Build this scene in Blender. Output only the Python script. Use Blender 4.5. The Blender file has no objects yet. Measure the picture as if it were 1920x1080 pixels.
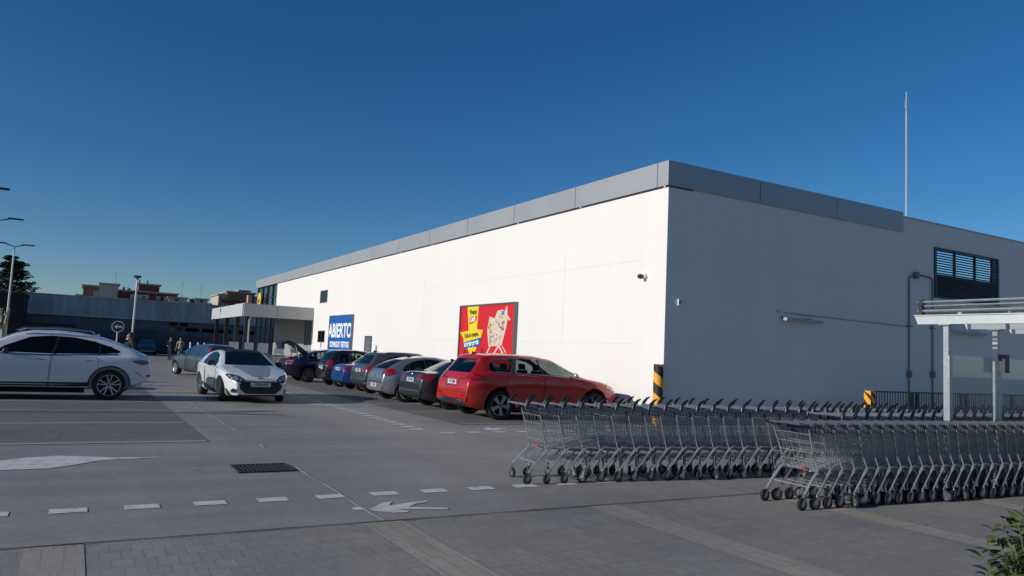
import bpy, bmesh, math, random
import numpy as np
from mathutils import Vector, Matrix
from mathutils.bvhtree import BVHTree
R_ = math.radians
random.seed(7)
S = bpy.context.scene
COL = S.collection

# ------------------------------------------------------------------ camera, sky, sun, exposure
cam_d = bpy.data.cameras.new('camera'); cam = bpy.data.objects.new('camera', cam_d); COL.objects.link(cam)
cr, cu, cw = Vector((0.86332312, -0.50249798, 0.04657227)), Vector((-0.08445556, -0.05287972, 0.99502311)), Vector((0.49753437, 0.86295974, 0.08809103))
cam.matrix_world = Matrix(((cr.x, cu.x, -cw.x, 0), (cr.y, cu.y, -cw.y, 0), (cr.z, cu.z, -cw.z, 1.646), (0, 0, 0, 1)))
cam_d.sensor_width = 36; cam_d.lens = 26.386; cam_d.clip_start = 0.1; cam_d.clip_end = 3000
S.camera = cam
SUN_EL, SUN_AZ = 19.5, 271.5          # azimuth clockwise from +Y: the sun stands on the -X side
w = bpy.data.worlds.new('World'); S.world = w; w.use_nodes = True
nt = w.node_tree; nt.nodes.clear()
sky = nt.nodes.new('ShaderNodeTexSky'); sky.sky_type = 'NISHITA'; sky.sun_disc = False
sky.sun_elevation = R_(SUN_EL); sky.sun_rotation = R_(SUN_AZ)
sky.altitude = 650; sky.air_density = 0.95; sky.dust_density = 0.5; sky.ozone_density = 3.8
bg = nt.nodes.new('ShaderNodeBackground'); bg.inputs[1].default_value = 0.092
wo = nt.nodes.new('ShaderNodeOutputWorld')
hs = nt.nodes.new('ShaderNodeHueSaturation'); hs.inputs['Saturation'].default_value = 1.25; hs.inputs['Value'].default_value = 0.885
tn = nt.nodes.new('ShaderNodeVectorMath'); tn.operation = 'MULTIPLY'; tn.inputs[1].default_value = (0.93, 0.97, 1.03)
nt.links.new(sky.outputs[0], hs.inputs['Color']); nt.links.new(hs.outputs[0], tn.inputs[0]); nt.links.new(tn.outputs[0], bg.inputs[0]); nt.links.new(bg.outputs[0], wo.inputs[0])
sd = bpy.data.lights.new('sun', 'SUN'); sd.energy = 3.6; sd.angle = R_(0.5); sd.color = (1.0, 0.975, 0.945)
sun = bpy.data.objects.new('sun', sd); COL.objects.link(sun)
sv = Vector((math.sin(R_(SUN_AZ)) * math.cos(R_(SUN_EL)), math.cos(R_(SUN_AZ)) * math.cos(R_(SUN_EL)), math.sin(R_(SUN_EL))))
sun.rotation_euler = sv.to_track_quat('Z', 'Y').to_euler(); sun.location = (-30, 0, 30)
S.view_settings.view_transform = 'Standard'; S.view_settings.look = 'None'
S.view_settings.exposure = 0; S.view_settings.gamma = 1

# ------------------------------------------------------------------ materials
MATS = {}
def mat(name, col, rough=0.6, metal=0.0, coat=0.0, var=0.0, scale=3.0, bump=0.0, bscale=40.0, spec=0.5, emit=None):
    if name in MATS: return MATS[name]
    m = bpy.data.materials.new(name); m.use_nodes = True; t = m.node_tree; b = t.nodes['Principled BSDF']
    b.inputs['Base Color'].default_value = (*col, 1); b.inputs['Roughness'].default_value = rough
    b.inputs['Metallic'].default_value = metal; b.inputs['Coat Weight'].default_value = coat
    b.inputs['Coat Roughness'].default_value = 0.04; b.inputs['Specular IOR Level'].default_value = spec
    tc = t.nodes.new('ShaderNodeTexCoord')
    if var > 0:
        n = t.nodes.new('ShaderNodeTexNoise'); n.inputs['Scale'].default_value = scale; n.inputs['Detail'].default_value = 6
        t.links.new(tc.outputs['Object'], n.inputs['Vector'])
        mr = t.nodes.new('ShaderNodeMapRange'); mr.inputs[1].default_value = 0.3; mr.inputs[2].default_value = 0.7
        mr.inputs[3].default_value = 1 - var; mr.inputs[4].default_value = 1 + var
        t.links.new(n.outputs['Fac'], mr.inputs[0])
        vm = t.nodes.new('ShaderNodeVectorMath'); vm.operation = 'SCALE'; vm.inputs[0].default_value = col
        t.links.new(mr.outputs[0], vm.inputs['Scale']); t.links.new(vm.outputs[0], b.inputs['Base Color'])
    if bump > 0:
        n2 = t.nodes.new('ShaderNodeTexNoise'); n2.inputs['Scale'].default_value = bscale; n2.inputs['Detail'].default_value = 4
        t.links.new(tc.outputs['Object'], n2.inputs['Vector'])
        bp = t.nodes.new('ShaderNodeBump'); bp.inputs['Strength'].default_value = bump; bp.inputs['Distance'].default_value = 0.02
        t.links.new(n2.outputs['Fac'], bp.inputs['Height']); t.links.new(bp.outputs[0], b.inputs['Normal'])
    if emit:
        b.inputs['Emission Color'].default_value = (*emit, 1); b.inputs['Emission Strength'].default_value = 1
    MATS[name] = m; return m

def glass_mat(name, tint, refl=0.12):
    if name in MATS: return MATS[name]
    m = bpy.data.materials.new(name); m.use_nodes = True; t = m.node_tree; t.nodes.clear()
    o = t.nodes.new('ShaderNodeOutputMaterial'); tr = t.nodes.new('ShaderNodeBsdfTransparent'); tr.inputs[0].default_value = (*tint, 1)
    g = t.nodes.new('ShaderNodeBsdfGlossy'); g.inputs['Roughness'].default_value = 0.03
    lf_ = t.nodes.new('ShaderNodeLayerWeight'); lf_.inputs['Blend'].default_value = 0.5
    pw = t.nodes.new('ShaderNodeMath'); pw.operation = 'POWER'; pw.inputs[1].default_value = 4.0; t.links.new(lf_.outputs['Facing'], pw.inputs[0])
    lw = t.nodes.new('ShaderNodeMath'); lw.operation = 'MULTIPLY_ADD'; lw.inputs[1].default_value = 0.7; lw.inputs[2].default_value = 0.045; t.links.new(pw.outputs[0], lw.inputs[0])
    mx = t.nodes.new('ShaderNodeMixShader')
    t.links.new(lw.outputs[0], mx.inputs[0]); t.links.new(tr.outputs[0], mx.inputs[1]); t.links.new(g.outputs[0], mx.inputs[2])
    t.links.new(mx.outputs[0], o.inputs[0]); MATS[name] = m; return m

def ground_mat(name, col, var=0.12, joints=None, brick=None, tint2=None):
    """concrete-like ground: broad mottling, fine grain, stains; optional slab joints / pavers laid in world metres"""
    m = bpy.data.materials.new(name); m.use_nodes = True; t = m.node_tree; b = t.nodes['Principled BSDF']
    N = t.nodes.new; L = t.links.new
    tc = N('ShaderNodeTexCoord')
    def noise(sc, det, lo, hi, stretch=None):
        n = N('ShaderNodeTexNoise'); n.inputs['Scale'].default_value = sc; n.inputs['Detail'].default_value = det
        src = tc.outputs['Object']
        if stretch:
            mp = N('ShaderNodeMapping'); mp.inputs['Scale'].default_value = stretch; L(src, mp.inputs[0]); src = mp.outputs[0]
        L(src, n.inputs['Vector'])
        mr = N('ShaderNodeMapRange'); mr.inputs[1].default_value = 0.32; mr.inputs[2].default_value = 0.68
        mr.inputs[3].default_value = lo; mr.inputs[4].default_value = hi; L(n.outputs['Fac'], mr.inputs[0]); return mr.outputs[0]
    def mul(a, c):
        q = N('ShaderNodeMath'); q.operation = 'MULTIPLY'; L(a, q.inputs[0]); L(c, q.inputs[1]); return q.outputs[0]
    f = mul(noise(0.22, 4, 1 - var, 1 + var), noise(1.6, 5, 1 - var * 0.6, 1 + var * 0.6, (0.35, 1.0, 1)))
    f = mul(f, noise(9.0, 4, 0.93, 1.07)); f = mul(f, noise(70, 2, 0.88, 1.12))
    if name == 'concrete_yard':
        # worn tyre-track streaks running along the lanes and dark spots of oil
        f = mul(f, noise(1.1, 3, 0.93, 1.06, (0.12, 1.6, 1)))
        f = mul(f, noise(0.9, 3, 0.94, 1.05, (1.8, 0.10, 1)))
        vo = N('ShaderNodeTexVoronoi'); vo.inputs['Scale'].default_value = 0.9; L(tc.outputs['Object'], vo.inputs['Vector'])
        mr = N('ShaderNodeMapRange'); mr.inputs[1].default_value = 0.02; mr.inputs[2].default_value = 0.09; mr.inputs[3].default_value = 0.72; mr.inputs[4].default_value = 1.0
        L(vo.outputs['Distance'], mr.inputs[0]); f = mul(f, mr.outputs[0])
    basecol = None
    if brick:
        bw, bh, mort, dark = brick
        br = N('ShaderNodeTexBrick'); br.inputs['Scale'].default_value = 1; br.inputs['Brick Width'].default_value = bw
        br.inputs['Row Height'].default_value = bh; br.inputs['Mortar Size'].default_value = mort; br.inputs['Mortar Smooth'].default_value = 0.3
        br.inputs['Color1'].default_value = (0.90, 0.90, 0.90, 1); br.inputs['Color2'].default_value = (1.1, 1.1, 1.1, 1)
        br.inputs['Mortar'].default_value = (dark, dark, dark, 1); br.inputs['Bias'].default_value = 0
        wv = N('ShaderNodeTexNoise'); wv.inputs['Scale'].default_value = 2.2; L(tc.outputs['Object'], wv.inputs['Vector'])
        va = N('ShaderNodeVectorMath'); va.operation = 'MULTIPLY_ADD'; va.inputs[1].default_value = (0.012, 0.012, 0); L(wv.outputs['Color'], va.inputs[0]); L(tc.outputs['Object'], va.inputs[2])
        L(va.outputs[0], br.inputs['Vector'])
        # joints are filled with sand in places: fade them by a slow noise
        mx = N('ShaderNodeMix'); mx.data_type = 'RGBA'; mx.inputs[6].default_value = (1, 1, 1, 1)
        L(noise(0.9, 3, 0.15, 1.0), mx.inputs[0]); L(br.outputs['Color'], mx.inputs[7])
        sep = N('ShaderNodeSeparateColor'); L(mx.outputs[2], sep.inputs[0]); f = mul(f, sep.outputs[0])
    vm = N('ShaderNodeVectorMath'); vm.operation = 'SCALE'
    if tint2:
        mx = N('ShaderNodeMix'); mx.data_type = 'RGBA'; mx.inputs[6].default_value = (*col, 1); mx.inputs[7].default_value = (*tint2, 1)
        L(noise(0.5, 4, 0, 1), mx.inputs[0]); L(mx.outputs[2], vm.inputs[0])
    else: vm.inputs[0].default_value = col
    L(f, vm.inputs['Scale']); L(vm.outputs[0], b.inputs['Base Color'])
    b.inputs['Roughness'].default_value = 0.72
    bp = N('ShaderNodeBump'); bp.inputs['Strength'].default_value = 0.25; bp.inputs['Distance'].default_value = 0.004
    n2 = N('ShaderNodeTexNoise'); n2.inputs['Scale'].default_value = 60; L(tc.outputs['Object'], n2.inputs['Vector']); L(n2.outputs['Fac'], bp.inputs['Height']); L(bp.outputs[0], b.inputs['Normal'])
    MATS[name] = m; return m

# ------------------------------------------------------------------ objects and mesh helpers
def tag(o, label=None, cat=None, group=None, kind=None):
    if label: o['label'] = label
    if cat: o['category'] = cat
    if group: o['group'] = group
    if kind: o['kind'] = kind
    return o
def empty(name, loc=(0, 0, 0), rz=0.0, label=None, cat=None, group=None):
    o = bpy.data.objects.new(name, None); COL.objects.link(o); o.location = loc; o.rotation_euler = (0, 0, rz)
    o.empty_display_size = 0.2
    return tag(o, label, cat, group)
class MB:
    def __init__(s): s.v = []; s.f = []; s.m = []
    def add(s, vs, fs, mi=0):
        k = len(s.v); s.v += [tuple(p) for p in vs]; s.f += [tuple(i + k for i in f) for f in fs]; s.m += [mi] * len(fs); return s
    def box(s, x0, x1, y0, y1, z0, z1, mi=0):
        vs = [(x, y, z) for z in (z0, z1) for y in (y0, y1) for x in (x0, x1)]
        return s.add(vs, [(0, 2, 3, 1), (4, 5, 7, 6), (0, 1, 5, 4), (2, 6, 7, 3), (0, 4, 6, 2), (1, 3, 7, 5)], mi)
    def tube(s, pts, r, n=6, mi=0, closed=False, flat=1.0):
        pts = [Vector(p) for p in pts]; N = len(pts); rings = []
        up0 = None
        for i, p in enumerate(pts):
            a = pts[max(i - 1, 0)] if not closed else pts[i - 1]; b = pts[min(i + 1, N - 1)] if not closed else pts[(i + 1) % N]
            d = (b - a).normalized(); ref = Vector((0, 0, 1)) if abs(d.z) < 0.9 else Vector((1, 0, 0))
            if up0 is not None and abs(d.dot(up0)) < 0.95: ref = up0
            sx = d.cross(ref).normalized(); up = sx.cross(d).normalized(); up0 = up
            rr = r[i] if isinstance(r, (list, tuple)) else r
            rings.append([p + sx * math.cos(2 * math.pi * j / n) * rr * flat + up * math.sin(2 * math.pi * j / n) * rr for j in range(n)])
        vs = [q for g in rings for q in g]; fs = []
        for i in range(N if closed else N - 1):
            a = i * n; b = ((i + 1) % N) * n
            for j in range(n): fs.append((a + j, a + (j + 1) % n, b + (j + 1) % n, b + j))
        if not closed: fs += [tuple(range(n - 1, -1, -1)), tuple((N - 1) * n + j for j in range(n))]
        return s.add(vs, fs, mi)
    def prism(s, poly, axis, a, b, mi=0):
        """poly: 2-D points; axis 'x': points are (y,z), 'y': (x,z), 'z': (x,y)"""
        def P(u, v, t): return {'x': (t, u, v), 'y': (u, t, v), 'z': (u, v, t)}[axis]
        n = len(poly); vs = [P(u, v, a) for u, v in poly] + [P(u, v, b) for u, v in poly]
        fs = [tuple(range(n - 1, -1, -1)), tuple(range(n, 2 * n))] + [(i, (i + 1) % n, n + (i + 1) % n, n + i) for i in range(n)]
        return s.add(vs, fs, mi)
    def cyl(s, c, r, h, axis='z', n=20, r2=None, mi=0):
        r2 = r if r2 is None else r2; c = Vector(c)
        ax = {'x': (1, 0, 0), 'y': (0, 1, 0), 'z': (0, 0, 1)}[axis]; A = Vector(ax)
        U = Vector((0, 1, 0)) if axis != 'y' else Vector((1, 0, 0)); V = A.cross(U)
        vs = [c + (U * math.cos(2 * math.pi * j / n) + V * math.sin(2 * math.pi * j / n)) * r for j in range(n)]
        vs += [c + A * h + (U * math.cos(2 * math.pi * j / n) + V * math.sin(2 * math.pi * j / n)) * r2 for j in range(n)]
        return s.add(vs, [tuple(range(n - 1, -1, -1)), tuple(range(n, 2 * n))] + [(j, (j + 1) % n, n + (j + 1) % n, n + j) for j in range(n)], mi)
    def lathe(s, prof, c, axis='y', n=28, mi=0):
        """prof: (radius, offset along axis)"""
        c = Vector(c); A = Vector({'x': (1, 0, 0), 'y': (0, 1, 0), 'z': (0, 0, 1)}[axis]); U = Vector((1, 0, 0)) if axis != 'x' else Vector((0, 1, 0)); V = A.cross(U)
        vs = [c + A * o + (U * math.cos(2 * math.pi * j / n) + V * math.sin(2 * math.pi * j / n)) * r for r, o in prof for j in range(n)]
        fs = [(i * n + j, i * n + (j + 1) % n, (i + 1) * n + (j + 1) % n, (i + 1) * n + j) for i in range(len(prof) - 1) for j in range(n)]
        return s.add(vs, fs, mi)
    def xf(s, M):
        s.v = [tuple(M @ Vector(p)) for p in s.v]; return s
    def mesh(s, name, smooth=False, angle=35, fix=True):
        me = bpy.data.meshes.new(name); me.from_pydata(s.v, [], s.f)
        me.polygons.foreach_set('material_index', s.m)
        if fix:
            bm = bmesh.new(); bm.from_mesh(me); bmesh.ops.recalc_face_normals(bm, faces=bm.faces[:])
            if smooth:
                for f in bm.faces: f.smooth = True
                for e in bm.edges:
                    if len(e.link_faces) == 2 and e.calc_face_angle(0) > R_(angle): e.smooth = False
            bm.to_mesh(me); bm.free()
        me.update(); return me
    def build(s, name, mats, parent=None, smooth=False, angle=35, loc=None):
        me = s.mesh(name, smooth, angle)
        return link(name, me, mats, parent, loc)
def link(name, me, mats, parent=None, loc=None):
    o = bpy.data.objects.new(name, me)
    if len(me.materials) == 0:
        for m in (mats if isinstance(mats, (list, tuple)) else [mats]): me.materials.append(m)
    COL.objects.link(o)
    if parent: o.parent = parent
    if loc is not None: o.location = loc
    return o
def copy_tree(o, parent=None):
    c = o.copy(); COL.objects.link(c)
    if parent: c.parent = parent
    for ch in list(o.children): copy_tree(ch, c)
    return c
def text_obj(name, txt, size, m, parent, M, extrude=0.004, bold=0.0, align='CENTER', shear=0.0, sx=1.0):
    cu_ = bpy.data.curves.new(name, 'FONT'); cu_.body = txt; cu_.size = size; cu_.extrude = extrude; cu_.offset = bold
    cu_.align_x = align; cu_.align_y = 'CENTER'; cu_.shear = shear
    t = bpy.data.objects.new(name, cu_); COL.objects.link(t)
    dg = bpy.context.evaluated_depsgraph_get(); me = bpy.data.meshes.new_from_object(t.evaluated_get(dg))
    bpy.data.objects.remove(t); bpy.data.curves.remove(cu_)
    me.transform(M @ Matrix.Diagonal((sx, 1, 1, 1))); me.name = name; me.materials.clear()
    return link(name, me, m, parent)
def frame_M(o, ux, uy):
    """matrix placing text drawn in XY onto the plane at o spanned by ux (reading direction) and uy (up)"""
    ux = Vector(ux).normalized(); uy = Vector(uy).normalized(); uz = ux.cross(uy)
    return Matrix(((ux.x, uy.x, uz.x, o[0]), (ux.y, uy.y, uz.y, o[1]), (ux.z, uy.z, uz.z, o[2]), (0, 0, 0, 1)))
ORD = ['first', 'second', 'third', 'fourth', 'fifth', 'sixth', 'seventh', 'eighth', 'ninth', 'tenth', 'eleventh', 'twelfth', 'thirteenth', 'fourteenth', 'fifteenth', 'sixteenth', 'seventeenth', 'eighteenth', 'nineteenth']
TENS = {2: 'twent', 3: 'thirt', 4: 'fort', 5: 'fift', 6: 'sixt'}
def ordinal(i):
    if i < 19: return ORD[i]
    n = i + 1; t, u = divmod(n, 10)
    return TENS[t] + 'ieth' if u == 0 else TENS[t] + 'y-' + ORD[u - 1]

# common materials
def streaked(name, col, amp, rough=0.85):
    m = mat(name, col, rough, bump=0.15, bscale=25); t = m.node_tree; b = t.nodes['Principled BSDF']; N = t.nodes.new; L = t.links.new
    tc = N('ShaderNodeTexCoord'); f = None
    for sc, st, a_ in ((2.2, (1, 1, .06), amp), (0.35, (1, 1, 1), amp * .8), (7.0, (1, 1, .03), amp * .5)):
        mp = N('ShaderNodeMapping'); mp.inputs['Scale'].default_value = st; L(tc.outputs['Object'], mp.inputs[0]); n = N('ShaderNodeTexNoise'); n.inputs['Scale'].default_value = sc; n.inputs['Detail'].default_value = 6; L(mp.outputs[0], n.inputs['Vector'])
        r = N('ShaderNodeMapRange'); r.inputs[1].default_value = .35; r.inputs[2].default_value = .65; r.inputs[3].default_value = 1 - a_; r.inputs[4].default_value = 1 + a_ * .4; L(n.outputs['Fac'], r.inputs[0])
        if f is None: f = r.outputs[0]
        else: q = N('ShaderNodeMath'); q.operation = 'MULTIPLY'; L(f, q.inputs[0]); L(r.outputs[0], q.inputs[1]); f = q.outputs[0]
    # splash dirt thrown up on the lowest half metre
    sp = N('ShaderNodeSeparateXYZ'); L(tc.outputs['Object'], sp.inputs[0]); nz = N('ShaderNodeTexNoise'); nz.inputs['Scale'].default_value = 3.5; nz.inputs['Detail'].default_value = 6; L(tc.outputs['Object'], nz.inputs['Vector'])
    ad = N('ShaderNodeMath'); ad.operation = 'MULTIPLY_ADD'; ad.inputs[1].default_value = -0.9; L(nz.outputs['Fac'], ad.inputs[0]); L(sp.outputs['Z'], ad.inputs[2])
    r = N('ShaderNodeMapRange'); r.inputs[1].default_value = -.35; r.inputs[2].default_value = .35; r.inputs[3].default_value = .82; r.inputs[4].default_value = 1; L(ad.outputs[0], r.inputs[0])
    q = N('ShaderNodeMath'); q.operation = 'MULTIPLY'; L(f, q.inputs[0]); L(r.outputs[0], q.inputs[1])
    vm = N('ShaderNodeVectorMath'); vm.operation = 'SCALE'; vm.inputs[0].default_value = col; L(q.outputs[0], vm.inputs['Scale']); L(vm.outputs[0], b.inputs['Base Color']); return m
M_wall = streaked('white_render', (0.775, 0.735, 0.672), 0.013)
M_seam = mat('panel_joint', (0.60, 0.59, 0.55), 0.8)
M_clad = mat('grey_cladding', (0.375, 0.375, 0.372), 0.42, metal=0.25, var=0.05, scale=0.5)
M_cladj = mat('cladding_joint', (0.03, 0.032, 0.035), 0.6)
M_dark = mat('dark_metal', (0.035, 0.04, 0.045), 0.45, metal=0.4, var=0.1)
M_anth = mat('anthracite', (0.05, 0.055, 0.06), 0.5)
M_galv = mat('galvanised_steel', (0.40, 0.42, 0.43), 0.42, metal=0.75, var=0.15, scale=14)
M_chrome = mat('zinc_wire', (0.50, 0.52, 0.51), 0.32, metal=0.6)
M_cartgrey = mat('cart_grey_tube', (0.25, 0.258, 0.265), 0.45, metal=0.15)
M_blackpl = mat('black_plastic', (0.014, 0.015, 0.018), 0.42, var=0.1, scale=20)
M_rubber = mat('tyre_rubber', (0.012, 0.012, 0.013), 0.8, bump=0.2)
M_glassd = mat('dark_glass', (0.004, 0.005, 0.006), 0.06, spec=0.28)
M_glassb = mat('facade_glass', (0.012, 0.022, 0.034), 0.06, spec=0.8)
M_glass = glass_mat('car_glass', (0.40, 0.46, 0.43))
M_clear = glass_mat('shelter_glass', (0.90, 0.93, 0.92))
M_red = mat('sign_red', (0.62, 0.012, 0.016), 0.45)
M_yel = mat('sign_yellow', (0.78, 0.62, 0.02), 0.45)
M_blue = mat('sign_blue', (0.006, 0.10, 0.36), 0.45)
M_white = mat('white_paint', (0.80, 0.80, 0.78), 0.5)
M_line = mat('road_line_paint', (0.46, 0.45, 0.43), 0.75)
_t = M_line.node_tree; _b = _t.nodes['Principled BSDF']; _tc = _t.nodes.new('ShaderNodeTexCoord')
_n = _t.nodes.new('ShaderNodeTexNoise'); _n.inputs['Scale'].default_value = 5.5; _n.inputs['Detail'].default_value = 9; _n.inputs['Roughness'].default_value = 0.75; _t.links.new(_tc.outputs['Object'], _n.inputs['Vector'])
_r = _t.nodes.new('ShaderNodeMapRange'); _r.inputs[1].default_value = 0.50; _r.inputs[2].default_value = 0.66; _t.links.new(_n.outputs['Fac'], _r.inputs[0])
_m = _t.nodes.new('ShaderNodeMix'); _m.data_type = 'RGBA'; _m.inputs[6].default_value = (0.66, 0.63, 0.58, 1); _m.inputs[7].default_value = (0.36, 0.34, 0.31, 1)
_t.links.new(_r.outputs[0], _m.inputs[0]); _t.links.new(_m.outputs[2], _b.inputs['Base Color'])
M_plate = mat('number_plate_white', (0.62, 0.63, 0.62), 0.4)
M_platet = mat('number_plate_black', (0.02, 0.02, 0.02), 0.5)
M_chr = mat('chrome', (0.62, 0.63, 0.65), 0.12, metal=1.0)
M_alloy = mat('alloy_silver', (0.42, 0.43, 0.45), 0.25, metal=0.9)
M_alloyd = mat('alloy_dark', (0.03, 0.03, 0.033), 0.3, metal=0.6)
M_tail = mat('tail_lamp_red', (0.26, 0.004, 0.006), 0.12, coat=1.0)
M_lampc = mat('lamp_clear', (0.50, 0.51, 0.52), 0.10, metal=0.6, coat=1.0)
M_lampd = mat('lamp_smoke', (0.07, 0.075, 0.08), 0.10, metal=0.5, coat=1.0)
M_amber = mat('lamp_amber', (0.75, 0.22, 0.02), 0.2, coat=1.0)
M_under = mat('underbody', (0.008, 0.008, 0.009), 0.9)
M_seat = mat('seat_cloth', (0.03, 0.03, 0.032), 0.8)
M_saf_y = mat('safety_yellow', (0.78, 0.36, 0.01), 0.5)
M_saf_k = mat('safety_black', (0.018, 0.012, 0.012), 0.6)

# ------------------------------------------------------------------ ground and markings (structure)
def sheet(name, polys, z, m):
    b = MB()
    for p in polys: b.add([(x, y, z) for x, y in p], [tuple(range(len(p)))])
    me = bpy.data.meshes.new(name); me.from_pydata(b.v, [], b.f); me.update()
    bm = bmesh.new(); bm.from_mesh(me)
    for f in bm.faces:
        if f.normal.z < 0: f.normal_flip()
    bm.to_mesh(me); bm.free()
    return tag(link(name, me, m), kind='structure')
def rect(x0, x1, y0, y1): return [(x0, y0), (x1, y0), (x1, y1), (x0, y1)]
G_conc = ground_mat('concrete_yard', (0.278, 0.252, 0.222), 0.135)
G_pave = ground_mat('paver_grey', (0.252, 0.230, 0.202), 0.13, brick=(0.15, 0.235, 0.0035, 0.36), tint2=(0.30, 0.264, 0.222))
G_tan = ground_mat('paver_tan', (0.355, 0.302, 0.240), 0.10, brick=(0.145, 0.62, 0.005, 0.38))
G_bay = ground_mat('paver_bay', (0.165, 0.152, 0.136), 0.12, brick=(0.13, 0.40, 0.006, 0.45))
G_bayl = ground_mat('paver_bay_line', (0.34, 0.322, 0.295), 0.10)
G_asph = ground_mat('bay_concrete', (0.165, 0.152, 0.138), 0.12)
sheet('ground', [rect(-900, 900, -700, 1500)], 0.0, G_conc)
sheet('brick_pavement', [rect(-14, 40, -14, 6.90)], 0.004, G_pave)
sheet('paved_bay_strips', [rect(x, x + 0.40, -14, 6.90) for x in (-5.4, -2.78, -0.20, 2.48, 5.08, 7.72, 10.35, 12.95, 15.55, 18.2)], 0.008, G_tan)
sheet('paved_parking_bays', [rect(-16, 2.05, 13.15, 34)], 0.004, G_bay)
sheet('parking_bay_lines', [rect(-16, 2.0, y, y + 0.17) for y in (13.15, 16.12, 18.85, 21.35, 23.9, 26.5, 29.0, 31.6)], 0.008, G_bayl)
sheet('parking_row_surface', [[(7.72, 15.4), (13.48, 15.4), (13.48, 49), (7.72, 49)]], 0.004, G_asph)
sheet('parking_row_lines', [rect(7.85, 13.2, y - 0.05, y + 0.05) for y in (15.62, 18.72, 21.42, 24.0, 26.75, 29.45, 32.4, 35.4, 38.2, 41.0)], 0.008, G_bayl)
# painted walkway: dashes, figures, arrow
P = []
for i in range(-6, 15):
    x = 0.085 + 0.622 * i
    P.append(rect(x - 0.155, x + 0.155, 8.13, 8.33))
for i in range(0, 62):
    y = 14.55 + 0.50 * i
    if y > 44: break
    P.append(rect(6.16, 6.46, y, y + 0.22))
for i in range(0, 9):
    x = 6.72 + 0.60 * i
    P.append(rect(x - 0.16, x + 0.16, 13.90, 14.08))
sheet('walkway_dashes', P, 0.005, M_line)
man_pts = [(2.75, 7.46), (2.98, 7.73), (3.11, 7.77), (3.0, 7.58), (3.12, 7.61), (3.32, 7.69), (3.49, 7.71), (3.48, 7.65), (3.31, 7.58), (3.18, 7.47), (3.3, 7.39), (3.55, 7.29), (3.52, 7.22), (3.28, 7.31), (3.04, 7.37), (3.11, 7.27), (3.05, 7.22), (2.92, 7.24), (2.79, 7.36)]
def disc(cx, cy, r, n=20): return [(cx + r * math.cos(2 * math.pi * i / n), cy + r * math.sin(2 * math.pi * i / n)) for i in range(n)]
sheet('painted_pedestrian_figures', [man_pts, disc(2.655, 7.53, 0.068), [(x + 5.05, y + 7.05) for x, y in man_pts], disc(7.72, 14.58, 0.07)], 0.006, M_line)
sheet('painted_lane_arrow', [[(1.30, 11.53), (0.61, 11.60), (0.2, 11.80), (-0.05, 11.90), (-0.40, 11.80), (-0.66, 11.58), (-1.6, 11.50), (-1.6, 11.42), (-0.72, 11.46), (-1.6, 11.10), (-1.3, 10.90), (-0.63, 10.80), (-0.14, 10.82), (0.12, 11.05), (0.45, 11.40)],
      [(5.7, 21.0), (6.1, 21.25), (6.1, 21.1), (6.9, 21.12), (6.9, 20.98), (6.1, 20.95), (6.1, 20.8)]], 0.006, M_line)
# cracks and joints of the concrete: thin pale sealed joint along the lane, dark joint along the pavement edge
b = []
ys = np.linspace(6.93, 30, 70); xo = [2.70 + 0.012 * math.sin(3.1 * y) + 0.0017 * (y - 7) for y in ys]
for i in range(len(ys) - 1):
    if 10.2 < ys[i] < 12.0 or 12.6 < ys[i] < 14.4 and i % 3: continue
    wd = 0.006 + 0.004 * (1 + math.sin(i * 1.7)); b.append([(xo[i] - wd, ys[i]), (xo[i] + wd, ys[i]), (xo[i + 1] + wd, ys[i + 1]), (xo[i + 1] - wd, ys[i + 1])])
sheet('sealed_joint', b, 0.010, mat('joint_sealant_pale', (0.48, 0.48, 0.46), 0.8))
b = []
xs = np.linspace(-12, 36, 260)
for i in range(len(xs) - 1):
    a0 = 0.011 + 0.008 * abs(math.sin(i * 2.3) * math.sin(i * 0.37)); b.append([(xs[i], 6.90 - a0), (xs[i + 1], 6.90 - a0), (xs[i + 1], 6.90 + a0), (xs[i], 6.90 + a0)])
sheet('pavement_edge_joint', b, 0.012, mat('joint_dirt', (0.035, 0.033, 0.030), 0.95))
sheet('slab_joints', [rect(-14, 13.4, y, y + 0.012) for y in (12.95, 20.2, 27.4, 34.8)] + [rect(x, x + 0.012, 6.95, 60) for x in (7.70,)] + [rect(6.2, 6.212, 14.3, 34)], 0.011, mat('joint_grey', (0.12, 0.12, 0.118), 0.9))
# thin litter on the paving
b = []
for i in range(110):
    x, y = random.uniform(-3, 14), random.uniform(3.2, 20); r = random.uniform(0.006, 0.02); a = random.uniform(0, 3)
    b.append([(x + r * math.cos(a), y + r * math.sin(a)), (x - r * 0.4 * math.sin(a), y + r * 0.4 * math.cos(a)), (x - r * math.cos(a), y - r * math.sin(a)), (x + r * 0.4 * math.sin(a), y - r * 0.4 * math.cos(a))])
o = sheet('leaf_litter', b, 0.014, mat('dry_litter', (0.07, 0.055, 0.04), 0.9)); o['kind'] = 'stuff'
# rough stain patches where rubber has been laid down
# drain grate
dg_ = empty('drain_grate', (2.28, 10.28, 0), 0.0, 'long black slotted drain grate set into the grey concrete lane', 'drain grate')
g = MB(); g.box(-0.35, 0.35, -0.30, 0.30, 0.004, 0.007); g.build('pit', M_under, dg_)
g = MB()
for i in range(13):
    x = -0.325 + i * 0.054; g.box(x - 0.010, x + 0.010, -0.28, 0.28, 0.009, 0.018)
g.build('bars', mat('cast_iron', (0.055, 0.055, 0.055), 0.6, metal=0.5), dg_)
g = MB(); g.box(-0.36, 0.36, -0.31, -0.28, 0.006, 0.02); g.box(-0.36, 0.36, 0.28, 0.31, 0.006, 0.02); g.box(-0.36, -0.34, -0.28, 0.28, 0.006, 0.02); g.box(0.34, 0.36, -0.28, 0.28, 0.006, 0.02)
g.build('frame', MATS['cast_iron'], dg_)

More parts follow.
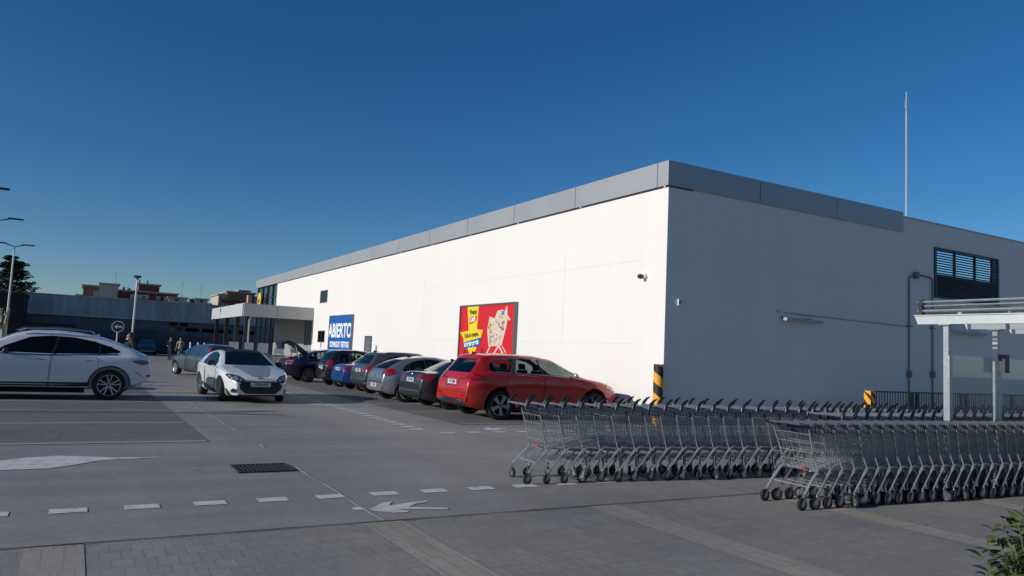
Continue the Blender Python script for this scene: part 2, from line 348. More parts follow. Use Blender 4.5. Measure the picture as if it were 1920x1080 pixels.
# ------------------------------------------------------------------ the supermarket building
D, Y0 = 13.48, 15.19
bl = empty('supermarket_building', (D, Y0, 0), 0, 'long white flat-roofed supermarket with a grey metal parapet band', 'building')
def bpart(mb, name, m, par=bl, **k):
    mb.v = [(x - D, y - Y0, z) for x, y, z in mb.v]; return mb.build(name, m, par, **k)
g = MB()
g.box(D, 25.70, Y0, 60.4, 0, 6.34); g.box(25.70, 42.0, Y0, 60.4, 0, 5.15)
g.box(25.70, 25.80, Y0, Y0 + 0.25, 5.15, 6.90); g.box(29.77, 42.0, Y0, Y0 + 0.25, 5.15, 6.90); g.box(25.80, 29.77, Y0, Y0 + 0.25, 6.05, 6.90); bpart(g, 'wall', M_wall)
g = MB(); g.box(D + 0.9, 25.699, Y0 + 0.0025, 60.2, 6.34, 6.90); bpart(g, 'roof_upstand', M_wall)
g = MB(); g.box(23.86, 42.02, Y0 - 0.03, Y0 + 0.25, 6.90, 6.945); bpart(g, 'coping', M_clad)
# parapet band: panels
seams_y = [15.58, 19.49, 23.35, 27.12, 30.9, 34.65, 38.4, 42.2, 46.0, 49.8, 53.6, 57.4, 61.2, 65.0, 68.4]
g = MB()
prev = Y0 - 0.06
for sy in seams_y:
    g.box(D - 0.07, D + 0.30, prev + (0.012 if prev > Y0 else 0), sy - 0.012, 6.38, 7.055); prev = sy
prev = D + 0.30
for sx_ in (16.94, 20.40, 23.88):
    g.box(prev + (0.012 if prev > D + 1 else 0), sx_ - 0.012, Y0 - 0.06, Y0 + 0.30, 6.38, 7.055); prev = sx_
bpart(g, 'parapet_panel_band', M_clad)
g = MB(); g.box(D - 0.055, D + 0.28, Y0 - 0.045, 68.38, 6.42, 7.035); g.box(D + 0.28, 23.865, Y0 - 0.045, Y0 + 0.285, 6.40, 7.035)
g.box(D - 0.03, D + 0.02, Y0 - 0.02, 60.4, 6.345, 6.42)
bpart(g, 'parapet_backing', M_cladj)
for sy in seams_y[:12]:
    g = MB(); g.box(D - 0.045, D + 0.03, sy - 0.30, sy - 0.24, 6.342, 6.40); bpart(g, 'parapet_bracket', M_white)
# panel joints on the long wall and drip stains
g = MB()
g.box(D - 0.003, D, 16.2, 20.0, 4.425, 4.437); g.box(D - 0.003, D, 20.1, 31.0, 4.425, 4.435); g.box(D - 0.003, D, 32.2, 41.5, 4.425, 4.433)
g.box(D - 0.003, D, 16.4, 48.0, 2.10, 2.112); g.box(D - 0.003, D, 20.02, 20.035, 2.12, 4.9); g.box(D - 0.003, D, 31.3, 31.31, 2.5, 6.0)
g.box(16.2, 24.0, Y0 - 0.003, Y0, 4.43, 4.438)
bpart(g, 'wall_joints', M_seam)
g = MB(); g.box(D - 0.025, D, Y0 - 0.025, 49.3, 0.0, 0.42); g.box(D, 42, Y0 - 0.025, Y0, 0, 0.42); bpart(g, 'plinth', mat('plinth_grey', (0.55, 0.55, 0.53), 0.8, var=0.06))
# windows of the long wall
def wall_window(y0, y1, z0, z1):
    f = MB(); t = 0.07
    f.box(D - 0.02, D + 0.01, y0, y1, z0, z0 + t); f.box(D - 0.02, D + 0.01, y0, y1, z1 - t, z1)
    f.box(D - 0.02, D + 0.01, y0, y0 + t, z0 + t, z1 - t); f.box(D - 0.02, D + 0.01, y1 - t, y1, z0 + t, z1 - t)
    f.box(D - 0.018, D + 0.01, (y0 + y1) / 2 - 0.03, (y0 + y1) / 2 + 0.03, z0 + t, z1 - t)
    fo = bpart(f, 'window', M_anth)
    p = MB(); p.box(D - 0.008, D - 0.004, y0 + t, y1 - t, z0 + t, z1 - t); bpart(p, 'pane', M_glassd, fo)
wall_window(46.47, 48.05, 4.36, 5.15); wall_window(46.50, 48.0, 1.85, 2.59)
g = MB(); g.box(D - 0.02, D + 0.01, 37.81, 37.95, 0, 2.27); g.box(D - 0.02, D + 0.01, 38.80, 38.94, 0, 2.27); g.box(D - 0.02, D + 0.01, 37.95, 38.80, 2.17, 2.27); dd = bpart(g, 'door', M_anth)
g = MB(); g.box(D - 0.012, D + 0.008, 37.95, 38.80, 0.02, 2.17); bpart(g, 'door_leaf', mat('door_grey', (0.13, 0.135, 0.14), 0.5), dd)
g = MB(); g.tube([(D - 0.02, 38.05, 1.0), (D - 0.06, 38.05, 1.0), (D - 0.06, 38.18, 1.0)], 0.012); g.box(D - 0.06, D - 0.012, 38.1, 38.22, 2.02, 2.09); bpart(g, 'handle', M_galv, dd)
# glazed end of the facade (upper and lower) and the grey wall below the entrance canopy
g = MB(); g.box(D + 0.15, D + 6, 60.42, 68.2, 0, 6.36); bpart(g, 'glazing', M_glassb)
g = MB()
for y in (60.5, 62.4, 64.3, 66.2, 68.1): g.box(D + 0.07, D + 0.15, y - 0.06, y + 0.06, 0, 6.36)
for z in (4.0, 5.4): g.box(D + 0.09, D + 0.15, 60.56, 68.1, z - 0.04, z + 0.04)
bpart(g, 'mullions', M_dark)
g = MB(); g.box(D - 0.02, D, 49.8, 60.4, 0, 3.95); bpart(g, 'grey_wall_panels', mat('grey_panel', (0.30, 0.295, 0.285), 0.7, var=0.04))
# ventilation louvre in the shaded end wall
lv = None
g = MB(); x0, x1, z0, z1 = 25.77, 29.80, 4.30, 6.08
g.box(x0 - 0.05, x0 + 0.05, Y0 - 0.05, Y0 + 0.02, z0, z1); g.box(x1 - 0.05, x1 + 0.05, Y0 - 0.05, Y0 + 0.02, z0, z1); g.box(x0 + 0.05, x1 - 0.05, Y0 - 0.05, Y0 + 0.02, z1 - 0.06, z1); g.box(x0 + 0.05, x1 - 0.05, Y0 - 0.05, Y0 + 0.02, z0, z0 + 0.05)
for x in (27.0, 28.3, 29.45): g.box(x - 0.04, x + 0.04, Y0 - 0.02, Y0 + 0.05, z0 + 0.05, z1 - 0.06)
lv = bpart(g, 'ventilation_louvre', M_dark)
g = MB(); n = 19
for i in range(n):
    z = z0 + 0.09 + i * (z1 - z0 - 0.2) / (n - 1)
    g.add([(x0 + 0.05, Y0 - 0.065, z - 0.028), (x1 - 0.05, Y0 - 0.065, z - 0.028), (x1 - 0.05, Y0 - 0.01, z + 0.028), (x0 + 0.05, Y0 - 0.01, z + 0.028),
           (x0 + 0.05, Y0 - 0.065, z - 0.036), (x1 - 0.05, Y0 - 0.065, z - 0.036), (x1 - 0.05, Y0 - 0.01, z + 0.020), (x0 + 0.05, Y0 - 0.01, z + 0.020)],
          [(0, 1, 2, 3), (4, 7, 6, 5), (0, 4, 5, 1), (1, 5, 6, 2), (2, 6, 7, 3), (3, 7, 4, 0)])
bpart(g, 'slats', mat('louvre_slat', (0.10, 0.11, 0.125), 0.35, metal=0.6), lv)
g = MB(); g.box(x0 + 0.05, x1 - 0.05, Y0 - 0.008, Y0 - 0.003, z0 + 0.05, 5.14)
bpart(g, 'lower_opening', M_cladj, lv)

# conduits, lamps, cameras, antenna
c1 = empty('wall_conduit', (24.2, Y0, 0), 0, 'grey vertical pipe loop fixed to the shaded end wall', 'pipe')
def rel(pts, o): return [(p[0] - o[0], p[1] - o[1], p[2] - o[2]) for p in pts]
g = MB(); yy = Y0 - 0.05; o_ = (24.2, Y0, 0)
g.tube(rel([(24.19, yy, 0.1), (24.20, yy, 4.78), (24.26, yy, 4.90), (24.55, yy, 4.98)], o_), 0.026, 8)
g.tube(rel([(24.65, yy, 5.0), (25.35, yy, 4.98), (25.52, yy, 4.93), (25.55, yy, 4.8), (25.54, yy, 0.1)], o_), 0.026, 8)
g.build('pipe', mat('conduit_grey', (0.13, 0.135, 0.14), 0.5, metal=0.2), c1, smooth=True)
g = MB(); g.box(0.3, 0.48, -0.12, 0, 4.86, 5.08); g.box(-0.07, 0.07, -0.11, -0.0, 1.50, 1.72); g.box(1.27, 1.41, -0.11, 0, 1.52, 1.74); g.box(-0.10, 0.12, -0.1, 0, 3.2, 3.24); g.box(1.24, 1.46, -0.1, 0, 3.2, 3.24)
g.build('junction_box', mat('conduit_grey', (0.13, 0.135, 0.14), 0.5, metal=0.2), c1)
c2 = empty('horizontal_cable_duct', (21.0, Y0, 3.22), 0, 'thin pale horizontal cable tube running across the shaded end wall', 'cable duct')
g = MB(); g.tube([(-2.9, -0.03, 0.03), (0, -0.03, 0.0), (3.15, -0.03, -0.03)], 0.014, 6); g.build('tube', M_galv, c2, smooth=True)
def wall_lamp(x, z, label, L=1.5):
    e = empty('wall_lamp', (x, Y0, z), 0, label, 'wall lamp', 'tube lamps on the end wall')
    for bx_ in (0.0, L - 0.47): g = MB(); g.box(bx_ - 0.03, bx_ + 0.03, -0.19, 0, 0.0, 0.05); g.build('bracket', M_dark, e)
    g = MB(); g.box(-0.12, L, -0.27, -0.14, -0.06, 0.02); g.build('housing', mat('lamp_housing', (0.38, 0.39, 0.40), 0.5), e)
    g = MB(); g.cyl((-0.1, -0.205, -0.065), 0.022, L + 0.08, 'x', 10); g.build('tube', mat('lamp_tube', (0.5, 0.52, 0.55), 0.3), e)
wall_lamp(18.03, 3.08, 'grey tube lamp on the shaded wall left of the pipes')
wall_lamp(26.5, 3.18, 'grey tube lamp on the shaded wall behind the shelter posts', 2.1)
e = empty('cable_end_fitting', (17.82, Y0, 3.26), 0, 'small bright fitting at the left end of the thin wall cable', 'cable fitting')
g = MB(); g.box(-0.03, 0.03, -0.05, 0, -0.03, 0.03); g.box(-0.02, 0.02, -0.07, -0.05, -0.02, 0.02); g.build('fitting', M_galv, e)
e = empty('security_camera', (D, 16.02, 3.97), 0, 'small round security camera high on the sunlit white wall', 'security camera')
g = MB(); g.cyl((-0.10, 0, 0), 0.075, 0.10, 'x', 16); g.build('base', M_white, e)
g = MB(); g.lathe([(0.001, -0.24), (0.05, -0.235), (0.066, -0.20), (0.07, -0.12), (0.06, -0.10)], (0, 0.03, -0.02), 'x', 16); g.build('dome', M_dark, e, smooth=True)
e = empty('alarm_sensor', (13.95, Y0, 3.26), 0, 'tiny white sensor box on the shaded wall beside the corner', 'sensor')
g = MB(); g.box(-0.05, 0.05, -0.05, 0, -0.09, 0.07); g.build('case', M_white, e)
g = MB(); g.box(-0.025, 0.012, -0.062, -0.05, -0.06, 0.04); g.build('lens', M_dark, e)
e = empty('roof_antenna', (24.91, Y0 + 0.5, 6.3), 0, 'tall thin white antenna mast rising from the roof edge', 'antenna')
g = MB(); g.cyl((0, 0, 0), 0.022, 4.56, 'z', 10); g.cyl((0, 0, 4.56), 0.013, 0.78, 'z', 8); g.build('mast', mat('mast_white', (0.50, 0.51, 0.52), 0.4), e, smooth=True)
g = MB(); g.cyl((0, 0, 4.72), 0.040, 0.20, 'z', 10); g.cyl((0.0, 0, 4.92), 0.036, 0.06, 'z', 10); g.build('tip_unit', M_galv, e, smooth=True)

# ------------------------------------------------------------------ wall signs
def Mwall(y, z, off): return frame_M((D - off, y, z), (0, -1, 0), (0, 0, 1))
sb = empty('opening_sign', (D, 43.1, 2.3), 0, 'blue wall sign with white lettering ABIERTO', 'sign')
def spart(mb, name, m, par, o, **k):
    mb.v = [(x - o[0], y - o[1], z - o[2]) for x, y, z in mb.v]; return mb.build(name, m, par, **k)
oB = (D, 43.1, 2.3)
g = MB(); g.box(D - 0.10, D - 0.03, 41.02, 45.26, 0.95, 3.43); spart(g, 'panel', M_blue, sb, oB)
g = MB(); g.box(D - 0.13, D, 40.96, 41.02, 0.9, 3.48); g.box(D - 0.13, D, 45.26, 45.32, 0.9, 3.48); g.box(D - 0.13, D, 41.02, 45.26, 3.43, 3.48); g.box(D - 0.13, D, 41.02, 45.26, 0.90, 0.95)
spart(g, 'frame', mat('sign_frame', (0.16, 0.17, 0.18), 0.4, metal=0.5), sb, oB)
def wtext(par, o, txt, size, m, y, z, off, sx=1.0, bold=0.0, rot=0.0, shear=0.0):
    M = Matrix.Translation((-o[0], -o[1], -o[2])) @ Mwall(y, z, off) @ Matrix.Rotation(rot, 4, 'Z')
    return text_obj('lettering', txt, size, m, par, M, 0.003, bold, sx=sx, shear=shear)
M_ltr = mat('lettering_white', (0.82, 0.82, 0.82), 0.5)
wtext(sb, oB, 'ABIERTO', 1.12, M_ltr, 43.15, 2.53, 0.105, 0.98, 0.035)
wtext(sb, oB, 'DOMINGOS Y FESTIVOS', 0.46, M_ltr, 43.15, 1.74, 0.105, 0.74, 0.018)
sr = empty('advertising_sign', (D, 25.07, 2.2), 0, 'large red advertising billboard with yellow arrow and painted trolley', 'billboard')
oR = (D, 25.07, 2.2)
g = MB(); g.box(D - 0.10, D - 0.03, 22.93, 27.22, 0.95, 3.45); spart(g, 'panel', M_red, sr, oR)
g = MB(); g.box(D - 0.14, D, 22.86, 22.93, 0.9, 3.51); g.box(D - 0.14, D, 27.22, 27.29, 0.9, 3.51); g.box(D - 0.14, D, 22.93, 27.22, 3.45, 3.51); g.box(D - 0.14, D, 22.93, 27.22, 0.90, 0.95)
spart(g, 'frame', MATS['sign_frame'], sr, oR)
# artwork: coordinates u (0..4.29 left to right), v (height above the ground)
def art(polys, m, name, off):
    g = MB()
    for p in polys: g.prism([(27.22 - u, v) for u, v in p], 'x', D - off, D - off + 0.004)
    return spart(g, name, m, sr, oR)
art([[(0.56, 3.45), (1.53, 3.45), (1.46, 2.55), (1.95, 2.52), (1.80, 2.22), (1.50, 1.86), (1.34, 1.60), (0.97, 1.60), (0.70, 1.82), (0.40, 1.95), (0.33, 2.20), (0.03, 2.43), (0.76, 2.50)]], M_yel, 'yellow_arrow', 0.105)
art([[(0.42, 2.04), (1.86, 2.24), (1.74, 1.90), (0.28, 1.78)]], mat('sign_dark_blue', (0.01, 0.10, 0.30), 0.45), 'blue_banner', 0.110)
art([[(0.80, 3.03), (1.42, 3.10), (1.38, 2.88), (0.84, 2.74)]], M_red, 'red_tag', 0.110)
wtext(sr, oR, 'Precio', 0.27, M_saf_k, 27.22 - 1.10, 3.22, 0.112, 0.80, 0.006, 0.05)
wtext(sr, oR, 'Lidl', 0.27, M_ltr, 27.22 - 1.10, 2.94, 0.116, 1.05, 0.012, 0.12)
wtext(sr, oR, 'Toda tu compra,', 0.25, mat('lettering_brown', (0.16, 0.06, 0.01), 0.6), 27.22 - 1.02, 2.33, 0.112, 0.72, 0.006, 0.09)
wtext(sr, oR, 'al mejor precio', 0.27, M_ltr, 27.22 - 1.07, 2.01, 0.116, 0.72, 0.012, 0.11)
rnd = random.Random(5); creams = [mat('pack_cream', (0.66, 0.52, 0.40), 0.6), mat('pack_white', (0.72, 0.66, 0.58), 0.6), mat('pack_tan', (0.50, 0.34, 0.22), 0.6), mat('pack_brown', (0.14, 0.07, 0.05), 0.6), mat('pack_blue', (0.03, 0.22, 0.50), 0.6), M_yel]
# the printed trolley: packs heaped in a basket, drawn as flat shapes on the panel
art([[(2.45, 3.03), (2.84, 2.94), (3.03, 3.23), (3.42, 3.25), (3.57, 3.19), (3.68, 3.36), (3.76, 3.36), (3.78, 3.06), (4.02, 2.89), (3.95, 2.84), (3.80, 2.92), (3.76, 2.68), (3.46, 1.95), (2.47, 1.90), (2.30, 2.50)]], creams[0], 'packs_shape', 0.105)
packs = [[] for _ in creams]
for r in range(14):
    for c in range(11):
        u = 2.40 + c * 0.125 + rnd.uniform(-0.03, 0.03); v = 1.95 + r * 0.092 + rnd.uniform(-0.02, 0.02)
        lo_u = 2.34 if v > 2.45 else 2.34 + (2.5 - v) * 0.25; hi_u = 3.40 + (v - 1.95) * 0.38
        if u < lo_u + .03 or u > hi_u - .08 or (v > 2.86 and u < 3.0) or v > 3.12: continue
        a, h, sk = rnd.uniform(0.02, 0.11), rnd.uniform(0.02, 0.10), rnd.uniform(-0.02, 0.03)
        packs[rnd.choice([0, 1, 1, 2, 3, 3, 3, 2, 0])].append([(u, v), (u + a, v + sk), (u + a + sk, v + h + sk), (u + sk, v + h)])
packs[4] += [[(3.36, 3.05), (3.56, 3.08), (3.54, 3.20), (3.38, 3.22)]]; packs[5] += [[(2.52, 2.48), (2.68, 2.62), (2.72, 2.74), (2.55, 2.62)]]
for i, p in enumerate(packs):
    if p: art(p, creams[i], 'printed_packs', 0.109 + 0.001 * i)
def bar(a, b_, t):
    d = Vector((b_[0] - a[0], b_[1] - a[1])).normalized(); nrm = Vector((-d.y, d.x)) * t / 2
    return [(a[0] + nrm.x, a[1] + nrm.y), (b_[0] + nrm.x, b_[1] + nrm.y), (b_[0] - nrm.x, b_[1] - nrm.y), (a[0] - nrm.x, a[1] - nrm.y)]
art([bar((2.60, 1.92), (2.26, 1.54), 0.06), bar((3.24, 1.94), (2.76, 1.52), 0.07), bar((3.24, 1.94), (3.80, 1.46), 0.07), bar((2.30, 1.58), (2.76, 1.50), 0.05), bar((3.50, 1.92), (3.80, 1.70), 0.04), bar((3.80, 1.70), (3.76, 1.50), 0.04)], creams[1], 'printed_trolley_frame', 0.1065)
art([[(0.4, 1.3), (1.0, 1.42), (1.9, 1.40), (2.4, 1.46), (2.2, 1.62), (1.95, 1.86), (1.80, 1.60), (1.5, 1.52), (0.9, 1.52), (0.5, 1.78), (0.35, 1.6)]], mat('sign_dark_red', (0.22, 0.008, 0.01), 0.5), 'dark_splash', 0.1035)

# ------------------------------------------------------------------ entrance canopy in front of the far end
ec = empty('entrance_canopy', (11.2, 55.5, 0), 0, 'flat grey entrance canopy on dark columns at the far end', 'canopy')
oC = (11.2, 55.5, 0)
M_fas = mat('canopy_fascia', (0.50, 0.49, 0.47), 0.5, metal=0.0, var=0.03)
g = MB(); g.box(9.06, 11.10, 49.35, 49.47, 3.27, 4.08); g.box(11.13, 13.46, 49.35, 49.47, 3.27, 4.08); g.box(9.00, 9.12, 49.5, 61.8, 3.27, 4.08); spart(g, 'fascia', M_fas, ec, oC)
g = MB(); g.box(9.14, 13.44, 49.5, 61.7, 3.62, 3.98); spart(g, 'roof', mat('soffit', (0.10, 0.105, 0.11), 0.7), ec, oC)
for (x, y) in ((9.35, 49.75), (9.35, 52.9), (9.35, 57.0), (9.35, 61.3), (13.22, 49.75)):
    g = MB(); g.box(x - 0.13, x + 0.13, y - 0.13, y + 0.13, 0, 3.62); spart(g, 'column', M_dark, ec, oC)
g = MB(); g.tube(rel([(9.62, 49.7, 3.6), (9.58, 49.62, 3.3), (9.48, 49.6, 3.05), (9.50, 49.6, 0.2)], oC), 0.05, 8); g.build('downpipe', M_galv, ec, smooth=True)
for y in (52.0, 55.2, 58.4):
    g = MB(); g.box(10.6, 12.4, y, y + 0.16, 3.50, 3.58); spart(g, 'ceiling_lamp', mat('lamp_strip', (0.5, 0.5, 0.5), 0.4), ec, oC)
# round yellow shop sign standing on the canopy roof
e = empty('round_shop_sign', (13.32, 66.0, 4.52), R_(-90), 'round yellow shop sign seen edge-on before the dark glazing', 'sign')
g = MB(); g.lathe([(0.001, -0.07), (0.62, -0.06), (0.65, -0.04), (0.65, 0.04), (0.62, 0.06), (0.001, 0.07)], (0, 0, 0.72), 'y', 32); g.build('disc', mat('sign_sun_yellow', (0.80, 0.50, 0.01), 0.4), e, smooth=True)
text_obj('lettering', 'Lidl', 0.48, M_blue, e, frame_M((0, -0.075, 0.65), (1, 0, 0), (0, 0, 1)), 0.004, 0.02)
g = MB(); g.box(-0.2, -0.12, 0.05, 0.2, 0.6, 0.7); g.box(0.12, 0.2, 0.05, 0.2, 0.6, 0.7); g.build('brackets', M_dark, e)
# advert panels of the trolley park below the canopy
M_adv = mat('advert_panel_grey', (0.33, 0.33, 0.33), 0.5); M_advw = mat('advert_panel_white', (0.78, 0.78, 0.76), 0.5)
for i, (x, y, wd, h, m_, lb) in enumerate([(9.0, 46.6, 0.52, 0.62, M_adv, 'grey panel on a post nearest the canopy downpipe'), (9.9, 47.0, 0.62, 0.6, M_adv, 'wide grey panel on a post left of the small white panel'),
        (10.4, 45.8, 0.26, 0.26, M_advw, 'small white panel on a post between two grey panels'), (10.75, 46.6, 0.5, 0.6, M_adv, 'grey panel on a post behind the raised tailgate'),
        (11.7, 46.6, 0.45, 0.5, M_adv, 'grey panel on a post beside the dark end column'), (12.1, 45.6, 0.62, 0.34, M_advw, 'low white panel on a post in front of the grey canopy wall'), (8.1, 46.4, 0.55, 0.62, M_adv, 'leftmost grey panel on a post by the canopy corner')]):
    e = empty('advert_panel', (x, y, 0), R_(-12), lb, 'advert panel', 'panels of the far trolley park')
    g = MB(); g.box(-wd / 2, wd / 2, -0.02, 0.02, 1.62 - h, 1.62); g.build('board', m_, e)
    for q_ in (-1, 1): g = MB(); g.cyl((q_ * (wd / 2 - 0.04), 0.03, 0), 0.02, 1.62, 'z', 8); g.build('post', M_galv, e)
for i, (x, y) in enumerate(((7.05, 57.0), (7.55, 57.0), (8.0, 57.2))):
    e = empty('white_bollard', (x, y, 0), 0, ['leftmost', 'middle', 'rightmost'][i] + ' of three thin white bollards beyond the grey hatchback', 'bollard', 'thin white bollards')
    g = MB(); g.cyl((0, 0, 0), 0.05, 1.45, 'z', 10); g.build('post', M_white, e, smooth=True)

# ------------------------------------------------------------------ far grey warehouse
wh = empty('warehouse_building', (5, 84, 0), 0, 'long low grey metal-clad warehouse with streaked upper band', 'building'); oW = (5, 84, 0)
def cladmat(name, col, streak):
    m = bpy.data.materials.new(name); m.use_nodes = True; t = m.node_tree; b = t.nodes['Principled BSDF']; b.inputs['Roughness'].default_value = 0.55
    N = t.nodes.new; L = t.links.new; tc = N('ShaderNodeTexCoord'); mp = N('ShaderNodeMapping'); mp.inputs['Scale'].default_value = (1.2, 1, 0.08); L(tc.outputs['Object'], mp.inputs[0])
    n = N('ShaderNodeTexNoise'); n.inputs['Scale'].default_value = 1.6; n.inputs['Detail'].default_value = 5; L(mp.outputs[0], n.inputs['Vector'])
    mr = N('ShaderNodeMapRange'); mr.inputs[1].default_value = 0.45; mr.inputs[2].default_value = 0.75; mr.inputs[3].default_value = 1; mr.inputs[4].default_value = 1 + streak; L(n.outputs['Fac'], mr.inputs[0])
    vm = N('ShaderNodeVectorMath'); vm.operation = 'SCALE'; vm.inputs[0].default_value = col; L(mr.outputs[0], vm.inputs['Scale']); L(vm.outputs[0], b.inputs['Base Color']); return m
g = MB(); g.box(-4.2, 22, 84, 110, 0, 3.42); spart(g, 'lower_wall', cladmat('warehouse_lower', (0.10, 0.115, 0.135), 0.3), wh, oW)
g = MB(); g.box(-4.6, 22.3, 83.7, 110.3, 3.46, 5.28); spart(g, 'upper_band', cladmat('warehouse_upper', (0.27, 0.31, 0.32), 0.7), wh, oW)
rs = random.Random(3); g = MB()
for i in range(34):
    x = rs.choice([rs.uniform(1, 5), rs.uniform(5, 13), rs.uniform(5, 13)]); h = rs.uniform(0.25, 0.95); wd = rs.uniform(0.02, 0.05); g.box(x, x + wd, 83.695, 83.7, 3.5, 3.5 + h)
spart(g, 'pale_streaks', mat('streak', (0.50, 0.54, 0.53), 0.7), wh, oW)
g = MB(); g.box(-4.65, 22.35, 83.55, 84.2, 5.28, 5.36); g.box(-4.65, 22.35, 83.6, 83.9, 3.38, 3.47); spart(g, 'eaves', M_galv, wh, oW)
for i in range(7): g = MB(); g.box(8.2 + i * 1.6, 8.2 + i * 1.6 + 1.3, 83.95, 84, 2.45, 2.8); spart(g, 'window', M_glassd, wh, oW)
for x in (8.2, 9.2): g = MB(); g.box(x, x + 0.8, 83.95, 84, 2.95, 3.3); spart(g, 'window', M_glassd, wh, oW)
g = MB(); g.box(4.6, 7.4, 83.9, 84, 0, 2.55); spart(g, 'gate_frame', mat('gate_slate', (0.10, 0.11, 0.13), 0.6), wh, oW)
g = MB(); g.box(4.75, 5.9, 83.87, 83.9, 0.05, 2.4); g.box(6.0, 7.25, 83.87, 83.9, 0.05, 2.4); spart(g, 'gate_leaf', mat('gate_leaf', (0.055, 0.063, 0.08), 0.6), wh, oW)
ax = empty('side_annex', (-2.6, 79, 0), 0, 'low flat-roofed annex with tan wall and dark shutter by the warehouse', 'building'); oA = (-2.6, 79, 0)
g = MB(); g.box(-5.6, -0.2, 78, 83.4, 0, 2.25); spart(g, 'wall', mat('annex_tan', (0.16, 0.155, 0.145), 0.8), ax, oA)
g = MB(); g.box(-5.9, 0.0, 77.6, 83.4, 2.26, 2.48); spart(g, 'roof', mat('annex_roof', (0.015, 0.014, 0.016), 0.7), ax, oA)
g = MB(); g.box(-4.0, -2.0, 77.96, 78, 0, 2.05); spart(g, 'shutter', mat('annex_shutter', (0.04, 0.045, 0.055), 0.6), ax, oA)
db = empty('dark_block_building', (-9, 76, 0), 0, 'nearly black windowless block at the left edge under the conifer', 'building'); oD = (-9, 76, 0)
g = MB(); g.box(-18, -3.95, 75.5, 82, 0, 4.75); spart(g, 'wall', mat('block_dark', (0.016, 0.014, 0.015), 0.85), db, oD)
g = MB(); g.box(-18.2, -3.85, 75.3, 82.1, 4.75, 4.95); spart(g, 'roof_edge', mat('block_edge', (0.03, 0.027, 0.026), 0.8), db, oD)
# boundary fence standing before the warehouse
fe = empty('mesh_boundary_fence', (8, 81, 0), 0, 'dark slatted boundary fence before the grey warehouse', 'fence'); oF = (8, 81, 0)
g = MB()
x = 0.0
while x < 18: g.box(x, x + 0.10, 80.98, 81.02, 0.08, 2.0); x += 0.13
spart(g, 'slats', mat('fence_slate', (0.045, 0.052, 0.066), 0.6), fe, oF)
x = 0.0
while x < 18.1: g = MB(); g.box(x - 0.04, x + 0.04, 81.02, 81.10, 0, 2.1); spart(g, 'post', M_dark, fe, oF); x += 3.0

# ------------------------------------------------------------------ apartment blocks beyond
def apartments(loc, label, blocks, brick, trim, extra=()):
    e = empty('apartment_building', loc, 0, label, 'apartment block', 'apartment blocks beyond the warehouse')
    for (x0, x1, y0, y1, z1, mk) in blocks:
        g = MB(); g.box(x0, x1, y0, y1, 0, z1); g.build('wall', mk, e)
        g = MB(); g.box(x0 - 0.25, x1 + 0.25, y0 - 0.25, y1 + 0.25, z1, z1 + 0.28); g.build('roof_edge', trim, e)
    for (x0, x1, y0, z0, z1, mk) in extra:
        g = MB(); g.box(x0, x1, y0 - 0.5, y0, z0, z1); f = g.build('balcony', mk, e)
    return e
bk = mat('brick_maroon', (0.16, 0.045, 0.040), 0.85, var=0.15, scale=2); bk2 = mat('brick_brown', (0.24, 0.12, 0.075), 0.85, var=0.1, scale=2); cr_ = mat('apartment_cream', (0.46, 0.39, 0.33), 0.8); trm = mat('roof_trim_pale', (0.38, 0.31, 0.29), 0.8)
a1 = apartments((0, 150, 0), 'wide maroon brick apartment block with roof terraces above the warehouse', [(-0.3, 21.8, 2, 14, 8.35, bk), (0.6, 3.4, 1, 10, 10.1, bk2), (3.1, 6.0, 0.5, 10, 10.6, cr_), (5.7, 15.8, 1.2, 12, 9.7, bk), (9.3, 12.7, 1.5, 8, 11.1, bk), (14.3, 17.4, 0.4, 8, 9.05, cr_), (18.8, 21.0, 0.4, 8, 9.1, cr_)], bk, trm,
    [(2.2, 5.6, 0.5, 8.4, 9.3, cr_), (8.0, 11.0, 1.2, 8.5, 9.3, cr_), (12.3, 13.0, 1.2, 8.5, 9.2, trm), (13.5, 14.2, 1.2, 8.5, 9.2, trm)])
for x in (2.6, 4.0, 7.4, 9.9, 12.8, 15.4, 19.6): g = MB(); g.box(x, x + 0.45, 0.0 if x > 14.3 else 0.28, 0.42, 8.62, 8.95); g.build('window', M_glassd, a1)
for x, h in ((7.0, 1.0), (7.6, 0.8), (10.0, 1.5), (9.0, 1.2), (12.3, 1.2), (3.7, 0.8)): g = MB(); g.cyl((x, 3, 9.9), 0.05, h, 'z', 6); g.build('flue', M_anth, a1)
for (x0_, x1_, y0_, z0_, z1_) in ((6.8, 7.15, 3, 9.98, 10.5), (7.7, 8.05, 3, 9.98, 10.4), (9.3, 9.5, 2, 11.3, 12.0), (10.6, 10.8, 2, 11.3, 12.0)): g = MB(); g.box(x0_, x1_, y0_, y0_ + .3, z0_, z1_); g.build('chimney', M_anth, a1)
for x, h in ((16.8, 12.6), (20.2, 12.0), (5.6, 13.2)): g = MB(); g.cyl((x, 4, 8.0), 0.04, h - 8.0, 'z', 5); g.box(x - 0.3, x + 0.3, 3.98, 4.02, h - 0.5, h - 0.46); g.build('aerial', M_galv, a1)
a2 = apartments((22, 162, 0), 'brown and cream apartment block behind the entrance canopy', [(2.6, 12, 0, 10, 10.9, cr_), (4.2, 9.6, -0.4, 8, 11.6, bk2), (6.5, 8.5, -0.5, 6, 12.0, bk2)], bk, trm, [(3.0, 8.0, -0.4, 9.4, 10.0, bk), (3.0, 8.0, -0.4, 8.0, 8.6, cr_)])
for x in (3.0, 3.9): g = MB(); g.box(x, x + 0.25, -0.06, 0.0, 8, 10.6); g.build('window', M_glassd, a2)
